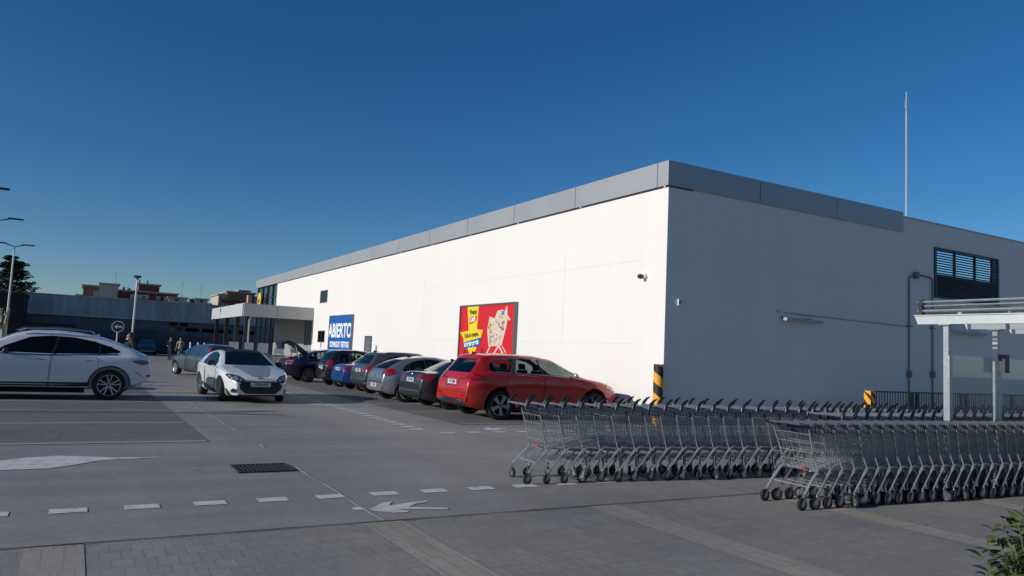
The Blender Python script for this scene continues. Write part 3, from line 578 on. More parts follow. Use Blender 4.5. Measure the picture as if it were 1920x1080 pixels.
# sunlit terracotta chimneys behind the canopy
e = empty('terracotta_chimney', (20.9, 110, 0), 0, 'pale terracotta stepped roof block rising just behind the canopy', 'chimney')
g = MB(); g.box(-0.62, 0.62, 0, 2.5, 0, 7.15); g.box(-0.22, 0.28, 0.3, 1.2, 7.15, 8.25); g.box(-1.5, -0.62, 0.2, 2, 0, 6.95); g.build('stack', mat('terracotta', (0.60, 0.33, 0.19), 0.8), e)

# ------------------------------------------------------------------ street lamps, sign
def street_lamp(x, y, h, label, arms, rz=0.0, arm=0.55):
    e = empty('street_lamp', (x, y, 0), rz, label, 'street lamp', 'lamp posts of the car park')
    g = MB(); g.tube([(0, 0, 0), (0, 0, 1.0), (0, 0, h)], [0.085, 0.08, 0.05], 10); g.build('pole', M_galv, e, smooth=True)
    for s in arms:
        g = MB(); g.tube([(0, 0, h - 0.05), (s * 0.22, 0, h + 0.02), (s * 0.42, 0, h + 0.10)], 0.03, 6)
        g.tube([(s * 0.3, 0, h + 0.03), (s * arm, 0, h + 0.12), (s * arm * 1.25, 0, h + 0.14)], 0.03, 6); a = g.build('arm', M_dark, e, smooth=True)
        g = MB(); g.box(min(s * 0.45, s * 1.15), max(s * 0.45, s * 1.15), -0.11, 0.11, h + 0.11, h + 0.18); g.build('lantern', M_dark, a)
    return e
street_lamp(-4.05, 61, 7.42, 'tall grey street lamp with two dark arms at the left edge', (-1, 1), 0.05)
street_lamp(-4.03, 47.6, 7.45, 'two-armed street lamp whose lantern shows above the left edge pole', (-1, 1), 0.05)
street_lamp(-4.02, 37.5, 7.40, 'street lamp of which only the highest lantern tip shows at the left edge', (-1, 1), 0.05)
vl = street_lamp(-11.6, 18.75, 4.95, 'lamp post outside the left edge casting a forked shadow on the bays', (), 0)
for q_ in (-1, 1):
    g = MB(); g.tube([(0, 0, 4.85), (.7, q_ * .22, 5.0), (1.5, q_ * .52, 5.02)], .06, 6); va = g.build('arm', M_dark, vl); g = MB(); g.tube([(.6, q_ * .19, 5.02), (1.55, q_ * .53, 5.06)], .10, 6); g.build('lantern', M_dark, va)
street_lamp(3.42, 58, 5.75, 'slim pale lamp post with small top light before the warehouse', (), 0)
e = empty('lamp_head', (0, 0, 0))
bpy.data.objects.remove(e)
pl = [o for o in COL.objects if o.name.startswith('street_lamp')][-1]
g = MB(); g.cyl((0, 0, 5.72), 0.20, 0.16, 'z', 12, r2=0.26); g.cyl((0, 0, 5.60), 0.07, 0.12, 'z', 10); g.build('lantern', M_dark, pl)
e = empty('direction_sign', (1.94, 45, 0), R_(4), 'round blue traffic sign with a white arrow pointing left', 'traffic sign')
g = MB(); g.cyl((0, 0.03, 0), 0.035, 2.3, 'z', 10); g.build('post', M_galv, e, smooth=True)
g = MB(); g.lathe([(0.001, -0.01), (0.30, -0.01), (0.30, 0.015), (0.001, 0.015)], (0, 0, 2.14), 'y', 28); g.build('rim', M_white, e)
g = MB(); g.lathe([(0.001, -0.016), (0.265, -0.016), (0.265, -0.011)], (0, 0, 2.14), 'y', 28); g.build('disc', mat('traffic_blue', (0.012, 0.03, 0.10), 0.5), e)
g = MB(); g.prism([(-0.20, 2.14), (-0.04, 2.26), (-0.04, 2.185), (0.2, 2.185), (0.2, 2.095), (-0.04, 2.095), (-0.04, 2.02)], 'y', -0.020, -0.0165); g.build('arrow', M_white, e)

# ------------------------------------------------------------------ bollards, square post, fence, shelter
def striped(e, r, h, sq=False, pitch=0.42, sgn=1, th=0.55):
    """helical black bands modelled as their own skin over a yellow post"""
    g = MB()
    if sq: g.box(-r, r, -r, r, 0, h)
    else: g.cyl((0, 0, 0), r, h, 'z', 32)
    g.build('post', M_saf_y, e, smooth=not sq)
    if sq:
        g = MB(); z = -0.3
        while z < h:
            for (p0, p1) in (((-r - .003, -r - .003), (r + .003, -r - .003)), ((r + .003, -r - .003), (r + .003, r + .003)), ((-r - .003, r + .003), (-r - .003, -r - .003))):
                a0, a1, b1, b0 = z + 0.26, z, z + 0.16, z + 0.42
                a0, a1, b1, b0 = [min(max(q, 0), h) for q in (a0, a1, b1, b0)]
                if b0 - a0 > .01 or b1 - a1 > .01: g.add([(p0[0], p0[1], a0), (p1[0], p1[1], a1), (p1[0], p1[1], b1), (p0[0], p0[1], b0)], [(0, 1, 2, 3)])
            z += 0.36
        g.build('black_bands', M_saf_k, e); return
    g = MB(); n = 48; rr = r + 0.002
    for k in range(-4, 8):
        for j in range(n):
            u0, u1 = j / n, (j + 1) / n
            za, zb_ = (k + u0) * pitch * 2 , (k + u1) * pitch * 2
            q = [za, zb_, zb_ + pitch, za + pitch]; q = [min(max(v, 0.0), h) for v in q]
            if q[3] - q[0] < 1e-3 and q[2] - q[1] < 1e-3: continue
            A0, A1 = -2 * math.pi * u0 * sgn, -2 * math.pi * u1 * sgn
            g.add([(rr * math.cos(A0), rr * math.sin(A0), q[0]), (rr * math.cos(A1), rr * math.sin(A1), q[1]), (rr * math.cos(A1), rr * math.sin(A1), q[2]), (rr * math.cos(A0), rr * math.sin(A0), q[3])], [(0, 1, 2, 3)])
    g.build('black_bands', M_saf_k, e)
e = empty('striped_bollard', (13.19, 15.05, 0), R_(12), 'thick round yellow bollard with black bands at the building corner', 'bollard'); striped(e, 0.125, 1.57, pitch=0.27)
e = empty('striped_post', (20.36, 13.95, 0), R_(0), 'short square yellow and black post at the fence end', 'post'); striped(e, 0.11, 1.07, sq=True)
fn = empty('railing_fence', (25, 14.0, 0), 0, 'low dark vertical-bar railing before the shaded wall', 'railing')
g = MB(); x = 20.62
while x < 33: g.box(x - 0.009 - 25, x + 0.009 - 25, -0.009, 0.009, 0.1, 1.03); x += 0.133
g.build('bars', M_dark, fn)
g = MB(); g.box(20.5 - 25, 33 - 25, -0.02, 0.02, 1.03, 1.07); g.box(20.5 - 25, 33 - 25, -0.02, 0.02, 0.08, 0.11); g.build('rail', M_dark, fn)
for x in (20.55, 22.48, 22.80, 25.2, 25.5, 28.3, 30.9): g = MB(); g.box(x - 25 - 0.07, x - 25 + 0.07, -0.035, 0.035, 0, 1.06); g.build('post', M_dark, fn)
sh = empty('trolley_shelter', (13.2, 6.8, 0), 0, 'galvanised steel trolley shelter with white beams and clear roof', 'shelter'); oS = (13.2, 6.8, 0)
M_beam = mat('shelter_beam', (0.52, 0.545, 0.53), 0.4, metal=0.25, var=0.05, scale=5)
for x in (11.85, 13.27, 14.70, 16.15, 17.6, 19.05):
    g = MB(); g.prism([(7.30, 2.575), (7.245, 2.44), (0.6, 2.44), (0.6, 2.575)], 'x', x - 0.035, x + 0.035)
    g.box(x - 0.055, x + 0.055, 0.6, 7.30, 2.576, 2.59); spart(g, 'beam', M_beam, sh, oS)
    g = MB(); g.box(x - 0.038, x + 0.038, 6.75, 6.83, -0.094, 2.42); g.box(x - 0.045, x + 0.038, 6.73, 6.748, 0.3, 1.95); spart(g, 'post', M_galv, sh, oS)
    g = MB(); g.box(x - 0.09, x + 0.09, 6.70, 6.88, 2.421, 2.438); spart(g, 'bracket', M_galv, sh, oS)
    g = MB(); g.box(x - 0.05, x + 0.05, 0.95, 1.05, -0.094, 2.42); spart(g, 'post', M_galv, sh, oS)
g = MB()
for y, z in ((7.22, 2.66), (6.6, 2.62), (4.4, 2.62), (2.4, 2.62), (0.8, 2.62)): g.box(11.86, 19.2, y - 0.03, y + 0.03, z - 0.03, z + 0.03)
spart(g, 'purlin', M_galv, sh, oS)
for z, r in ((2.80, 0.022), (2.735, 0.016), (2.655, 0.024)):
    g = MB(); g.tube(rel([(11.84, 7.26, z), (11.84, 0.6, z)], oS), r, 8); g.build('edge_rail', M_galv, sh, smooth=True)
for y in (7.2, 5.35, 3.4):
    g = MB(); g.box(11.80, 11.90, y - 0.03, y + 0.03, 2.59, 2.84); g.box(11.78, 11.86, y - 0.05, y + 0.05, 2.74, 2.78); spart(g, 'clamp', M_dark, sh, oS)
g = MB(); g.box(11.9, 19.2, 0.65, 7.24, 2.70, 2.712); spart(g, 'roof_sheet', M_clear, sh, oS)
for x0, x1 in ((11.92, 13.20), (13.34, 14.63), (14.77, 16.08)):
    g = MB(); g.box(x0, x1, 6.785, 6.795, 0.25, 1.96); spart(g, 'glass_panel', M_clear, sh, oS)
g = MB(); g.box(13.20, 13.34, 6.62, 6.72, 1.72, 2.02); spart(g, 'control_box', M_anth, sh, oS)
sh.scale = (0.9455,) * 3; sh.location = (13.2 * 0.9455, 6.8 * 0.9455, 0.0897)
# dark covered heap low against the wall, right of the red car's nose
e = empty('covered_heap', (12.75, 15.85, 0), R_(8), 'low black covered heap by the white wall past the red car', 'cover')
bm = bmesh.new(); bmesh.ops.create_icosphere(bm, subdivisions=4, radius=1)
for v in bm.verts:
    v.co.x *= 0.50; v.co.y *= 0.34; v.co.z = max(v.co.z, 0) ** 0.6 * 0.60
    v.co.z *= 1 + 0.05 * math.sin(v.co.x * 17) * math.cos(v.co.y * 23) - 0.35 * max(0, v.co.x)
me = bpy.data.meshes.new('cover'); bm.to_mesh(me); bm.free()
for p in me.polygons: p.use_smooth = True
link('cover', me, mat('black_tarpaulin', (0.010, 0.012, 0.016), 0.6), e)
g = MB(); g.tube([(-0.36, -0.28, 0.15), (-0.34, -0.18, 0.48), (-0.1, -0.12, 0.60), (0.2, -0.1, 0.52)], 0.008, 5); g.build('strap', M_galv, e)

# ------------------------------------------------------------------ cars
def apply_bool(me, cutters, op='DIFFERENCE'):
    for q in [me] + cutters:
        q.materials.clear(); q.materials.append(M_white); q.materials.append(M_under)
    o = bpy.data.objects.new('tmp', me); COL.objects.link(o); tmp = [o]
    for c in cutters:
        co = bpy.data.objects.new('cut', c); COL.objects.link(co); tmp.append(co)
        m = o.modifiers.new('b', 'BOOLEAN'); m.operation = op; m.object = co; m.solver = 'MANIFOLD'
    for t in tmp[1:]: t.hide_render = True
    dg = bpy.context.evaluated_depsgraph_get(); dg.update()
    r = bpy.data.meshes.new_from_object(o.evaluated_get(dg))
    for t in tmp: bpy.data.objects.remove(t)
    return r
class Loft:
    def __init__(s, c, inset=0.0):
        s.c = c; s.i = inset; s.L = c['L']; s.W = c['W'] / 2
    def f(s, key, x, sm=0.05):
        p = s.c[key]; xs, ys = [q[0] for q in p], [q[1] for q in p]
        sm = min(sm, x * 0.5, (s.L - x) * 0.5) if key == 'top' else sm
        return float(np.mean([np.interp(x + d * sm, xs, ys) for d in (-1, -.5, 0, .5, 1)]))
    def w(s, x):
        c = s.c; er, rr, ef, rf = c.get('ends', (0.5, 0.13, 0.95, 0.24)); k = 1.0
        if x < er: k -= rr * (1 - x / er) ** 2.3
        if s.L - x < ef: k -= rf * (1 - (s.L - x) / ef) ** 2.5
        return s.W * k
    def ring(s, x):
        i = s.i; zt = s.f('top', x) - i; zs = s.f('bot', x) + i; w = s.w(x) - i
        zb = min(s.f('belt', x, 0.15), zt - 0.012)
        zb = max(zb, zs + 0.05)
        if i > 0: zs = zb - 0.34
        zt = max(zt, zb + 0.01); h = zt - zb; cf = s.c
        fl = 0.0
        for xw in (cf['xr'], cf['xf']): fl += 0.018 * math.exp(-((x - xw) / 0.36) ** 2)
        dz = zb - zs
        tuck = 0.10 * max(0.0, 1 - (x / 0.35)) + 0.10 * max(0.0, 1 - ((s.L - x) / 0.4))
        pts = [(0, zs), (0.6 * w, zs), (0.90 * w, zs + 0.01), (0.955 * w, zs + 0.055), ((0.975 - tuck * .2) * w, zs + 0.15 * dz), ((0.985) * w + fl * .6, zs + 0.32 * dz), (w * 0.995 + fl, zs + 0.52 * dz), (w + fl * 0.9, zs + 0.70 * dz), (0.996 * w + fl * 0.5, zs + 0.86 * dz), (0.985 * w, zs + 0.955 * dz), (0.965 * w, zb)]
        tum = cf.get('tum', 0.25) * min(h, 0.6) / 0.5
        c = min(0.055, h * 0.45); we = w * 0.945 - tum
        we = max(we, 0.3 * w)
        P0 = Vector((0.945 * w, zb + min(0.008, h * .2))); P1 = Vector((we, zt - c))
        for t in (0.0, 0.22, 0.45, 0.66, 0.83): pts.append(tuple(P0.lerp(P1, t)))
        A = P0.lerp(P1, 0.9); B = Vector((we * 0.86, zt - c * 0.62))
        for t in (0.0, 0.33, 0.66, 1.0):
            q = A * (1 - t) ** 2 + P1 * 2 * t * (1 - t) + B * t ** 2; pts.append(tuple(q))
        pts += [(we * 0.62, zt - c * 0.30), (we * 0.32, zt - c * 0.07), (0, zt)]
        return pts
    def mesh(s, x0=None, x1=None, mi=0):
        if x0 is None:
            st = [0, .012, .03, .055, .085, .12, .16, .2, .25, .3]; x = 0.36
            while x < s.L - 0.34: st.append(x); x += 0.065
            st += [s.L - q for q in (.3, .25, .2, .16, .12, .085, .055, .03, .012, 0)]
        else: st = list(np.linspace(x0, x1, 34))
        vs = []; fs = []; n = None
        for x in st:
            h = s.ring(x); full = [(-y, z) for y, z in h] + [(y, z) for y, z in h[-2:0:-1]]
            n = len(full); vs += [(x, y, z) for y, z in full]
        for i in range(len(st) - 1):
            for j in range(n): a, b_ = i * n + j, i * n + (j + 1) % n; fs.append((a, b_, b_ + n, a + n))
        fs += [tuple(range(n)), tuple((len(st) - 1) * n + j for j in range(n - 1, -1, -1))]
        me = bpy.data.meshes.new('shell'); me.from_pydata(vs, [], fs)
        bm = bmesh.new(); bm.from_mesh(me); bmesh.ops.recalc_face_normals(bm, faces=bm.faces[:])
        for f in bm.faces: f.material_index = mi
        bm.to_mesh(me); bm.free(); me.update(); return me
def bvh_of(me):
    bm = bmesh.new(); bm.from_mesh(me); bmesh.ops.triangulate(bm, faces=bm.faces[:]); b = BVHTree.FromBMesh(bm); bm.free(); return b
def patch(bvh, specs, L, off=0.006, cell=0.07):
    """surface-following patches. specs: (side, polygon) with side in 'R','L' (x,z), 'B' rear / 'F' front (y,z), 'T' top (x,y)"""
    vs, fs = [], []
    for side, poly in specs:
        bm = bmesh.new(); V = [bm.verts.new((p[0], p[1], 0)) for p in poly]; bm.faces.new(V)
        us = [p[0] for p in poly]; ws = [p[1] for p in poly]
        for ax, lo, hi in ((0, min(us), max(us)), (1, min(ws), max(ws))):
            q = math.floor(lo / cell) * cell + cell
            while q < hi:
                co = Vector((q, 0, 0)) if ax == 0 else Vector((0, q, 0)); no = Vector((1, 0, 0)) if ax == 0 else Vector((0, 1, 0))
                bmesh.ops.bisect_plane(bm, geom=bm.verts[:] + bm.edges[:] + bm.faces[:], plane_co=co, plane_no=no); q += cell
        bm.verts.ensure_lookup_table(); mp = {}
        for v in bm.verts:
            u, ww = v.co.x, v.co.y
            if side == 'R': o, d = Vector((u, -3, ww)), Vector((0, 1, 0))
            elif side == 'L': o, d = Vector((u, 3, ww)), Vector((0, -1, 0))
            elif side == 'B': o, d = Vector((-3, u, ww)), Vector((1, 0, 0))
            elif side == 'F': o, d = Vector((L + 3, u, ww)), Vector((-1, 0, 0))
            else: o, d = Vector((u, ww, 4)), Vector((0, 0, -1))
            hit, nrm, _, _ = bvh.ray_cast(o, d)
            if hit is None: continue
            if nrm.dot(d) > 0: nrm = -nrm
            mp[v.index] = len(vs); vs.append(tuple(hit + nrm * off * 0.5 - d * off * 0.5))
        for f in bm.faces:
            ids = [mp.get(v.index) for v in f.verts]
            if None in ids: continue
            a, b_, c = Vector(vs[ids[0]]), Vector(vs[ids[1]]), Vector(vs[ids[2]]); n_ = (b_ - a).cross(c - a)
            d = {'R': Vector((0, 1, 0)), 'L': Vector((0, -1, 0)), 'B': Vector((1, 0, 0)), 'F': Vector((-1, 0, 0)), 'T': Vector((0, 0, -1))}[side]
            if n_.dot(d) > 0: ids = ids[::-1]
            fs.append(tuple(ids))
        bm.free()
    me = bpy.data.meshes.new('p'); me.from_pydata(vs, [], fs); me.update()
    for p in me.polygons: p.use_smooth = True
    return me
class Pair(list): pass
def mir(specs):
    out = Pair()
    for s, p in specs:
        out.append((s, p))
        if s in 'RL': out.append(('L' if s == 'R' else 'R', p))
        else: out.append((s, [(-u, v) if s in 'BF' else (u, -v) for u, v in p]))
    return out
def both(p): return Pair([('R', p), ('L', p)])
def grow(poly, d):
    """outline grown outwards by d"""
    n = len(poly); A = sum(poly[i][0] * poly[(i + 1) % n][1] - poly[(i + 1) % n][0] * poly[i][1] for i in range(n)); sg = 1 if A > 0 else -1; out = []
    for i in range(n):
        a, b_, c = Vector(poly[i - 1]), Vector(poly[i]), Vector(poly[(i + 1) % n]); e1 = (b_ - a).normalized(); e2 = (c - b_).normalized()
        n1 = Vector((e1.y, -e1.x)) * sg; n2 = Vector((e2.y, -e2.x)) * sg; m = (n1 + n2); m = m.normalized() if m.length > 1e-4 else n1
        k = d / max(0.5, m.dot(n1)); out.append((b_.x + m.x * k, b_.y + m.y * k))
    return out
def strip_of(pts, t):
    """polygons of a thin band along a polyline"""
    return [bar(pts[i], pts[i + 1], t) for i in range(len(pts) - 1)]
def rounded(poly, r=0.05, n=3):
    out = []
    for i in range(len(poly)):
        a, b_, c = Vector(poly[i - 1]), Vector(poly[i]), Vector(poly[(i + 1) % len(poly)])
        ra = min(r, (a - b_).length * .45); rc = min(r, (c - b_).length * .45); p = b_ + (a - b_).normalized() * ra; q = b_ + (c - b_).normalized() * rc
        for k in range(n + 1):
            t = k / n; v = p * (1 - t) ** 2 + b_ * 2 * t * (1 - t) + q * t ** 2; out.append((v.x, v.y))
    return out
WH = {}
def wheel_mesh(kind, r, wd=0.22):
    key = (kind, r)
    if key in WH: return WH[key]
    t = MB(); h = wd / 2; ri = r * 0.70 if kind in ('five_double', 'seven_double', 'red_suv') else r * 0.64
    t.lathe([(ri, -h), (r * .90, -h - .004), (r * .97, -h + .02), (r, -h * .55), (r, h * .55), (r * .97, h - .02), (r * .90, h + .004), (ri, h), (ri * .98, h * .5), (ri * .98, -h * .5), (ri, -h)], (0, 0, 0), 'y', 36)
    for k in range(4): t.lathe([(r + .0015, -h * .5 + k * h * .33 - .004), (r + .0015, -h * .5 + k * h * .33 + .004)], (0, 0, 0), 'y', 36)
    tm = t.mesh('tyre', True)
    g = MB(); g.lathe([(ri, -h - .001), (ri * .955, -h + .004), (ri * .93, -h + .03), (ri * .93, h * .6)], (0, 0, 0), 'y', 36, 0)
    ns = {'five_double': 5, 'seven_double': 7, 'red_suv': 5, 'multi': 15, 'five': 5, 'cover': 7, 'ten': 10}[kind]
    for k in range(ns):
        a = 2 * math.pi * k / ns + math.pi / 2
        offs = {'five_double': (-.20, .20), 'seven_double': (-.12, .12), 'red_suv': (-.09, .09), 'multi': (0,), 'five': (0,), 'cover': (0,), 'ten': (0,)}[kind]
        for o_ in offs:
            w0, w1 = {'five_double': (.011, .015), 'seven_double': (.013, .016), 'red_suv': (.026, .034), 'multi': (.010, .014), 'five': (.05, .038), 'cover': (.045, .06), 'ten': (.018, .028)}[kind]
            a0, a1 = a + o_ * 0.55, a + o_ * 1.15
            def P(rr, an, sd, yy): return (rr * math.cos(an) - sd * math.sin(an), yy, rr * math.sin(an) + sd * math.cos(an))
            rad = [.12 * ri, .5 * ri, .96 * ri]; an = [a0, a + o_ * 1.0, a1]; ww = [w0, (w0 + w1) / 2, w1]; yy = [-h + .03, -h + .018, -h + .008]
            vs = []
            for q in range(3): vs += [P(rad[q], an[q], -ww[q], yy[q]), P(rad[q], an[q], ww[q], yy[q]), P(rad[q], an[q], ww[q] * 1.2, yy[q] + .035), P(rad[q], an[q], -ww[q] * 1.2, yy[q] + .035)]
            fs = []
            for q in range(2):
                b0, b1 = q * 4, q * 4 + 4
                for j in range(4): fs.append((b0 + j, b0 + (j + 1) % 4, b1 + (j + 1) % 4, b1 + j))
            fs += [(3, 2, 1, 0), (8, 9, 10, 11)]; g.add(vs, fs, 0)
    g.cyl((0, -h + .012, 0), ri * .17, .05, 'y', 16, mi=0); g.cyl((0, -h + .006, 0), ri * .10, .01, 'y', 16, mi=1)
    g.cyl((0, -h * .1, 0), ri * .93, .02, 'y', 30, mi=1); g.cyl((0, -h + .06, 0), ri * .55, .015, 'y', 24, mi=2)
    rm = g.mesh('rim', True); WH[key] = (tm, rm); return WH[key]
def paint(name, col, metal=0.0, rough=0.28): return mat(name, col, rough, metal=metal, coat=1.0)
def car(c):
    L, W, r = c['L'], c['W'], c['r']; lf = Loft(c); shell = lf.mesh(); bv = bvh_of(shell)
    e = empty('parked_car', (0, 0, 0), 0, c['label'], 'car', c.get('group')); body_m = c['paint']
    under = c.get('lower', M_blackpl)
    cuts = []
    for xw in (c['xr'], c['xf']):
        for sgn in (-1, 1):
            g = MB(); y0 = sgn * (W / 2 - 0.30); g.cyl((xw, min(y0, y0 + sgn * .55), c.get('wz', r)), r + c.get('gap', .055), 0.55, 'y', 40, mi=1); cuts.append(g.mesh('c'))
    win = rounded(c['win'], 0.045); hollow = c.get('hollow', False)
    rwin = rounded(c['rwin'], 0.05); fwin = rounded(c['fwin'], 0.07)
    if hollow:
        cav = Loft(c, 0.045); cv = cav.mesh(c['cab'][0], c['cab'][1], 1)
        cuts.append(cv)
        g = MB(); g.prism(win, 'y', -1.2, 1.2, mi=1); cuts.append(g.mesh('c'))
        g = MB(); g.prism(rwin, 'x', -.3, c['cab'][0] + .5, mi=1); cuts.append(g.mesh('c'))
        g = MB(); g.prism(fwin, 'x', c['cab'][1] - .75, L + .3, mi=1); cuts.append(g.mesh('c'))
    me = apply_bool(shell, cuts)
    while len(me.materials) < 2: me.materials.append(M_under)
    me.materials[0] = body_m; me.materials[1] = M_under
    for p in me.polygons:
        if p.normal.z < -0.8 and p.center.z < 0.45: p.material_index = 1
    bm = bmesh.new(); bm.from_mesh(me)
    for f in bm.faces: f.smooth = True
    for ed in bm.edges:
        if len(ed.link_faces) == 2 and (ed.calc_face_angle(0) > R_(38) or ed.link_faces[0].material_index != ed.link_faces[1].material_index): ed.smooth = False
    bm.to_mesh(me); bm.free()
    for ring_ in me.polygons: pass
    body = link('body', me, body_m, e)
    def P(name, specs, m, off=0.006, par=None, cell=0.07):
        q = patch(bv, specs, L, off, cell); q.name = name
        return link(name, q, m, par or e)
    gm = M_glass if hollow else c.get('glass', M_glassd)
    w2 = [(p[0] + (.012 if p[0] > 2 else -.012) * 0, p[1]) for p in win]
    P('side_window', [('R', w2)], gm, 0.004); P('side_window', [('L', w2)], gm, 0.004)
    P('rear_window', [('B', rwin)], c.get('rglass', gm), 0.004); P('windscreen', [('F', fwin)], gm, 0.004)
    tw = c.get('trimw', 0.022)
    ol = grow(win, tw * .35); rg = ol + [ol[0]]
    if c.get('wintrim'):
        for s_ in 'RL': P('window_trim', [(s_, q) for q in strip_of(rg, tw)], c['wintrim'], 0.011, cell=0.5)
    for px0, px1 in c.get('pillars', ()):
        for s_ in 'RL': P('window_pillar', [(s_, [(px0 - .028, min(p[1] for p in win)), (px0 + .028, min(p[1] for p in win)), (px1 + .024, c['pz']), (px1 - .024, c['pz'])])], M_blackpl, 0.008, cell=0.2)
    # doors: separate skins standing a few millimetres proud, with dark gaps round them
    for pts in c['doors']:
        for s_ in 'RL':
            d = P('door', [(s_, rounded(pts, .03))], body_m, 0.010, cell=0.06)
            P('door_gap', [(s_, q) for q in strip_of(pts + [pts[0]], .014)], M_under, 0.004, d, 0.3)
            hx = min(p[0] for p in pts) + 0.10; hz = c['hz']; yy = (-1 if s_ == 'R' else 1)
            hit, nrm, _, _ = bv.ray_cast(Vector((hx + .1, yy * 3, hz)), Vector((0, -yy, 0)))
            if hit:
                g = MB(); y = hit.y; g.tube([(hx, y + yy * .006, hz), (hx + .03, y + yy * .035, hz + .005), (hx + .17, y + yy * .035, hz + .01), (hx + .20, y + yy * .006, hz + .008)], 0.012, 6); g.build('handle', c.get('handle', body_m), d, smooth=True)
    for nm, specs, m_, off in c['trim']:
        if isinstance(specs, Pair): P(nm, specs[0::2], m_, off); P(nm, specs[1::2], m_, off)
        elif {q[0] for q in specs} == {'R', 'L'}:
            for s_ in 'RL': P(nm, [q for q in specs if q[0] == s_], m_, off)
        else: P(nm, specs, m_, off)
    # mirrors
    for yy in (-1, 1):
        mx, mz = c['mirror']; hit, nrm, _, _ = bv.ray_cast(Vector((mx, yy * 3, mz)), Vector((0, -yy, 0)))
        y = hit.y if hit else yy * W / 2 * .8
        bm = bmesh.new(); bmesh.ops.create_uvsphere(bm, u_segments=16, v_segments=10, radius=1)
        for v in bm.verts: v.co = Vector((v.co.x * .075 + mx + .02 * abs(v.co.y), y + yy * (.13) + v.co.y * .125, mz + .04 + v.co.z * .075))
        for v in bm.verts: v.co.x = max(v.co.x, mx - .045)
        for f in bm.faces: f.smooth = True
        mm = bpy.data.meshes.new('mirror'); bm.to_mesh(mm); bm.free(); mo = link('mirror', mm, c.get('mirror_m', body_m), e)
        g = MB(); g.tube([(mx, y - yy * .02, mz - .02), (mx, y + yy * .06, mz + .0)], .02, 6); g.build('mirror_arm', M_blackpl, mo)
    # wheels
    tm, rm = wheel_mesh(c['rim'], r)
    for xw in (c['xr'], c['xf']):
        for yy in (-1, 1):
            wo = link('wheel', tm, M_rubber, e); wo.location = (xw, yy * (W / 2 - .135), r); wo.rotation_euler = (0, random.uniform(0, 6), 0 if yy < 0 else math.pi)
            if xw == c['xf']: wo.rotation_euler[2] += c.get('steer', 0)
            ro = link('rim', rm, (c.get('rim_m', M_alloy), M_under, M_alloyd), wo)
    # plate
    for side, (z, txt) in c['plates'].items():
        o_, d_ = (Vector((-3, c.get('py', 0), z)), Vector((1, 0, 0))) if side == 'B' else (Vector((L + 3, 0, z)), Vector((-1, 0, 0)))
        hit, nrm, _, _ = bv.ray_cast(o_, d_); sx_ = -1 if side == 'B' else 1; x = hit.x + sx_ * .022
        g = MB(); g.box(min(x, x - sx_ * .03), max(x, x - sx_ * .03), hit.y - .26, hit.y + .26, z - .056, z + .056); po = g.build('number_plate', M_plate, e)
        text_obj('plate_characters', txt, .105, M_platet, po, frame_M((x + sx_ * .002, hit.y + sx_ * .02, z + .0), (0, sx_, 0), (0, 0, 1)), .001, .003, sx=.80)
        g = MB(); yb = hit.y - sx_ * .24; g.box(min(x, x + sx_ * .0015), max(x, x + sx_ * .0015), yb - .012, yb + .012, z - .05, z + .05); g.build('plate_blue_band', M_blue, po)
    if 'emblem' in c:
        for side, z, rr in c['emblem']:
            o_, d_ = (Vector((-3, 0, z)), Vector((1, 0, 0))) if side == 'B' else (Vector((L + 3, 0, z)), Vector((-1, 0, 0)))
            hit, nrm, _, _ = bv.ray_cast(o_, d_); sx_ = -1 if side == 'B' else 1
            g = MB(); g.lathe([(.0005, sx_ * .012), (rr * .75, sx_ * .014), (rr, sx_ * .008), (rr, -sx_ * .01)], (hit.x, hit.y, z), 'x', 20); g.build('emblem', M_chr, e, smooth=True)
    # interior
    if hollow:
        for sx0 in c['seats']:
            for yy in (-.37, .37):
                g = MB(); zf = c['seatz']
                g.prism([(sx0, zf - .35), (sx0 + .10, zf - .35), (sx0 - .02, zf + .02), (sx0 - .10, zf)], 'y', yy - .22, yy + .22)
                g.prism([(sx0 - .09, zf + .03), (sx0 - .01, zf + .03), (sx0 - .05, zf + .18), (sx0 - .11, zf + .17)], 'y', yy - .13, yy + .13); g.build('seat', M_seat, e)
    # aerial fin
    if 'fin' in c:
        x = c['fin']; hit, _, _, _ = bv.ray_cast(Vector((x, 0, 4)), Vector((0, 0, -1)))
        g = MB(); g.prism([(x - .08, hit.z - .01), (x - .07, hit.z + .055), (x + .02, hit.z + .03), (x + .10, hit.z - .005)], 'y', -.02, .02); g.build('roof_fin', c.get('fin_m', M_blackpl), e)
    if c.get('rails'):
        for yy in (-1, 1):
            x0, x1 = c['rails']; pts = []
            for k in range(9):
                x = x0 + (x1 - x0) * k / 8; hy = (W / 2 * .945 - .27) * yy * .99; hit, _, _, _ = bv.ray_cast(Vector((x, hy, 4)), Vector((0, 0, -1)))
                pts.append((x, hy, (hit.z if hit else 1.6) + (.045 if 0 < k < 8 else .0)))
            g = MB(); g.tube(pts, .016, 6, flat=1.3); g.build('roof_rail', c['rail_m'], e, smooth=True)
    # a slim seat-like cross member keeps the wheels visually joined: axles
    g = MB()
    for xw in (c['xr'], c['xf']): g.cyl((xw, -(W / 2 - .2), r), .04, W - .4, 'y', 8)
    g.box(c['xr'] + r + .15, c['xf'] - r - .15, -W / 2 + .25, W / 2 - .25, .17, .24)
    if 'exhaust' in c:
        for yy in c['exhaust']: g.cyl((.04, yy, .27), .035, .3, 'x', 12)
    g.build('chassis', M_under, e)
    for ch in e.children: ch.location.x -= L / 2
    return e
def put(e, L, rear, heading):
    a = R_(heading); e.rotation_euler = (0, 0, a); e.location = (rear[0] + math.cos(a) * L / 2, rear[1] + math.sin(a) * L / 2, 0)
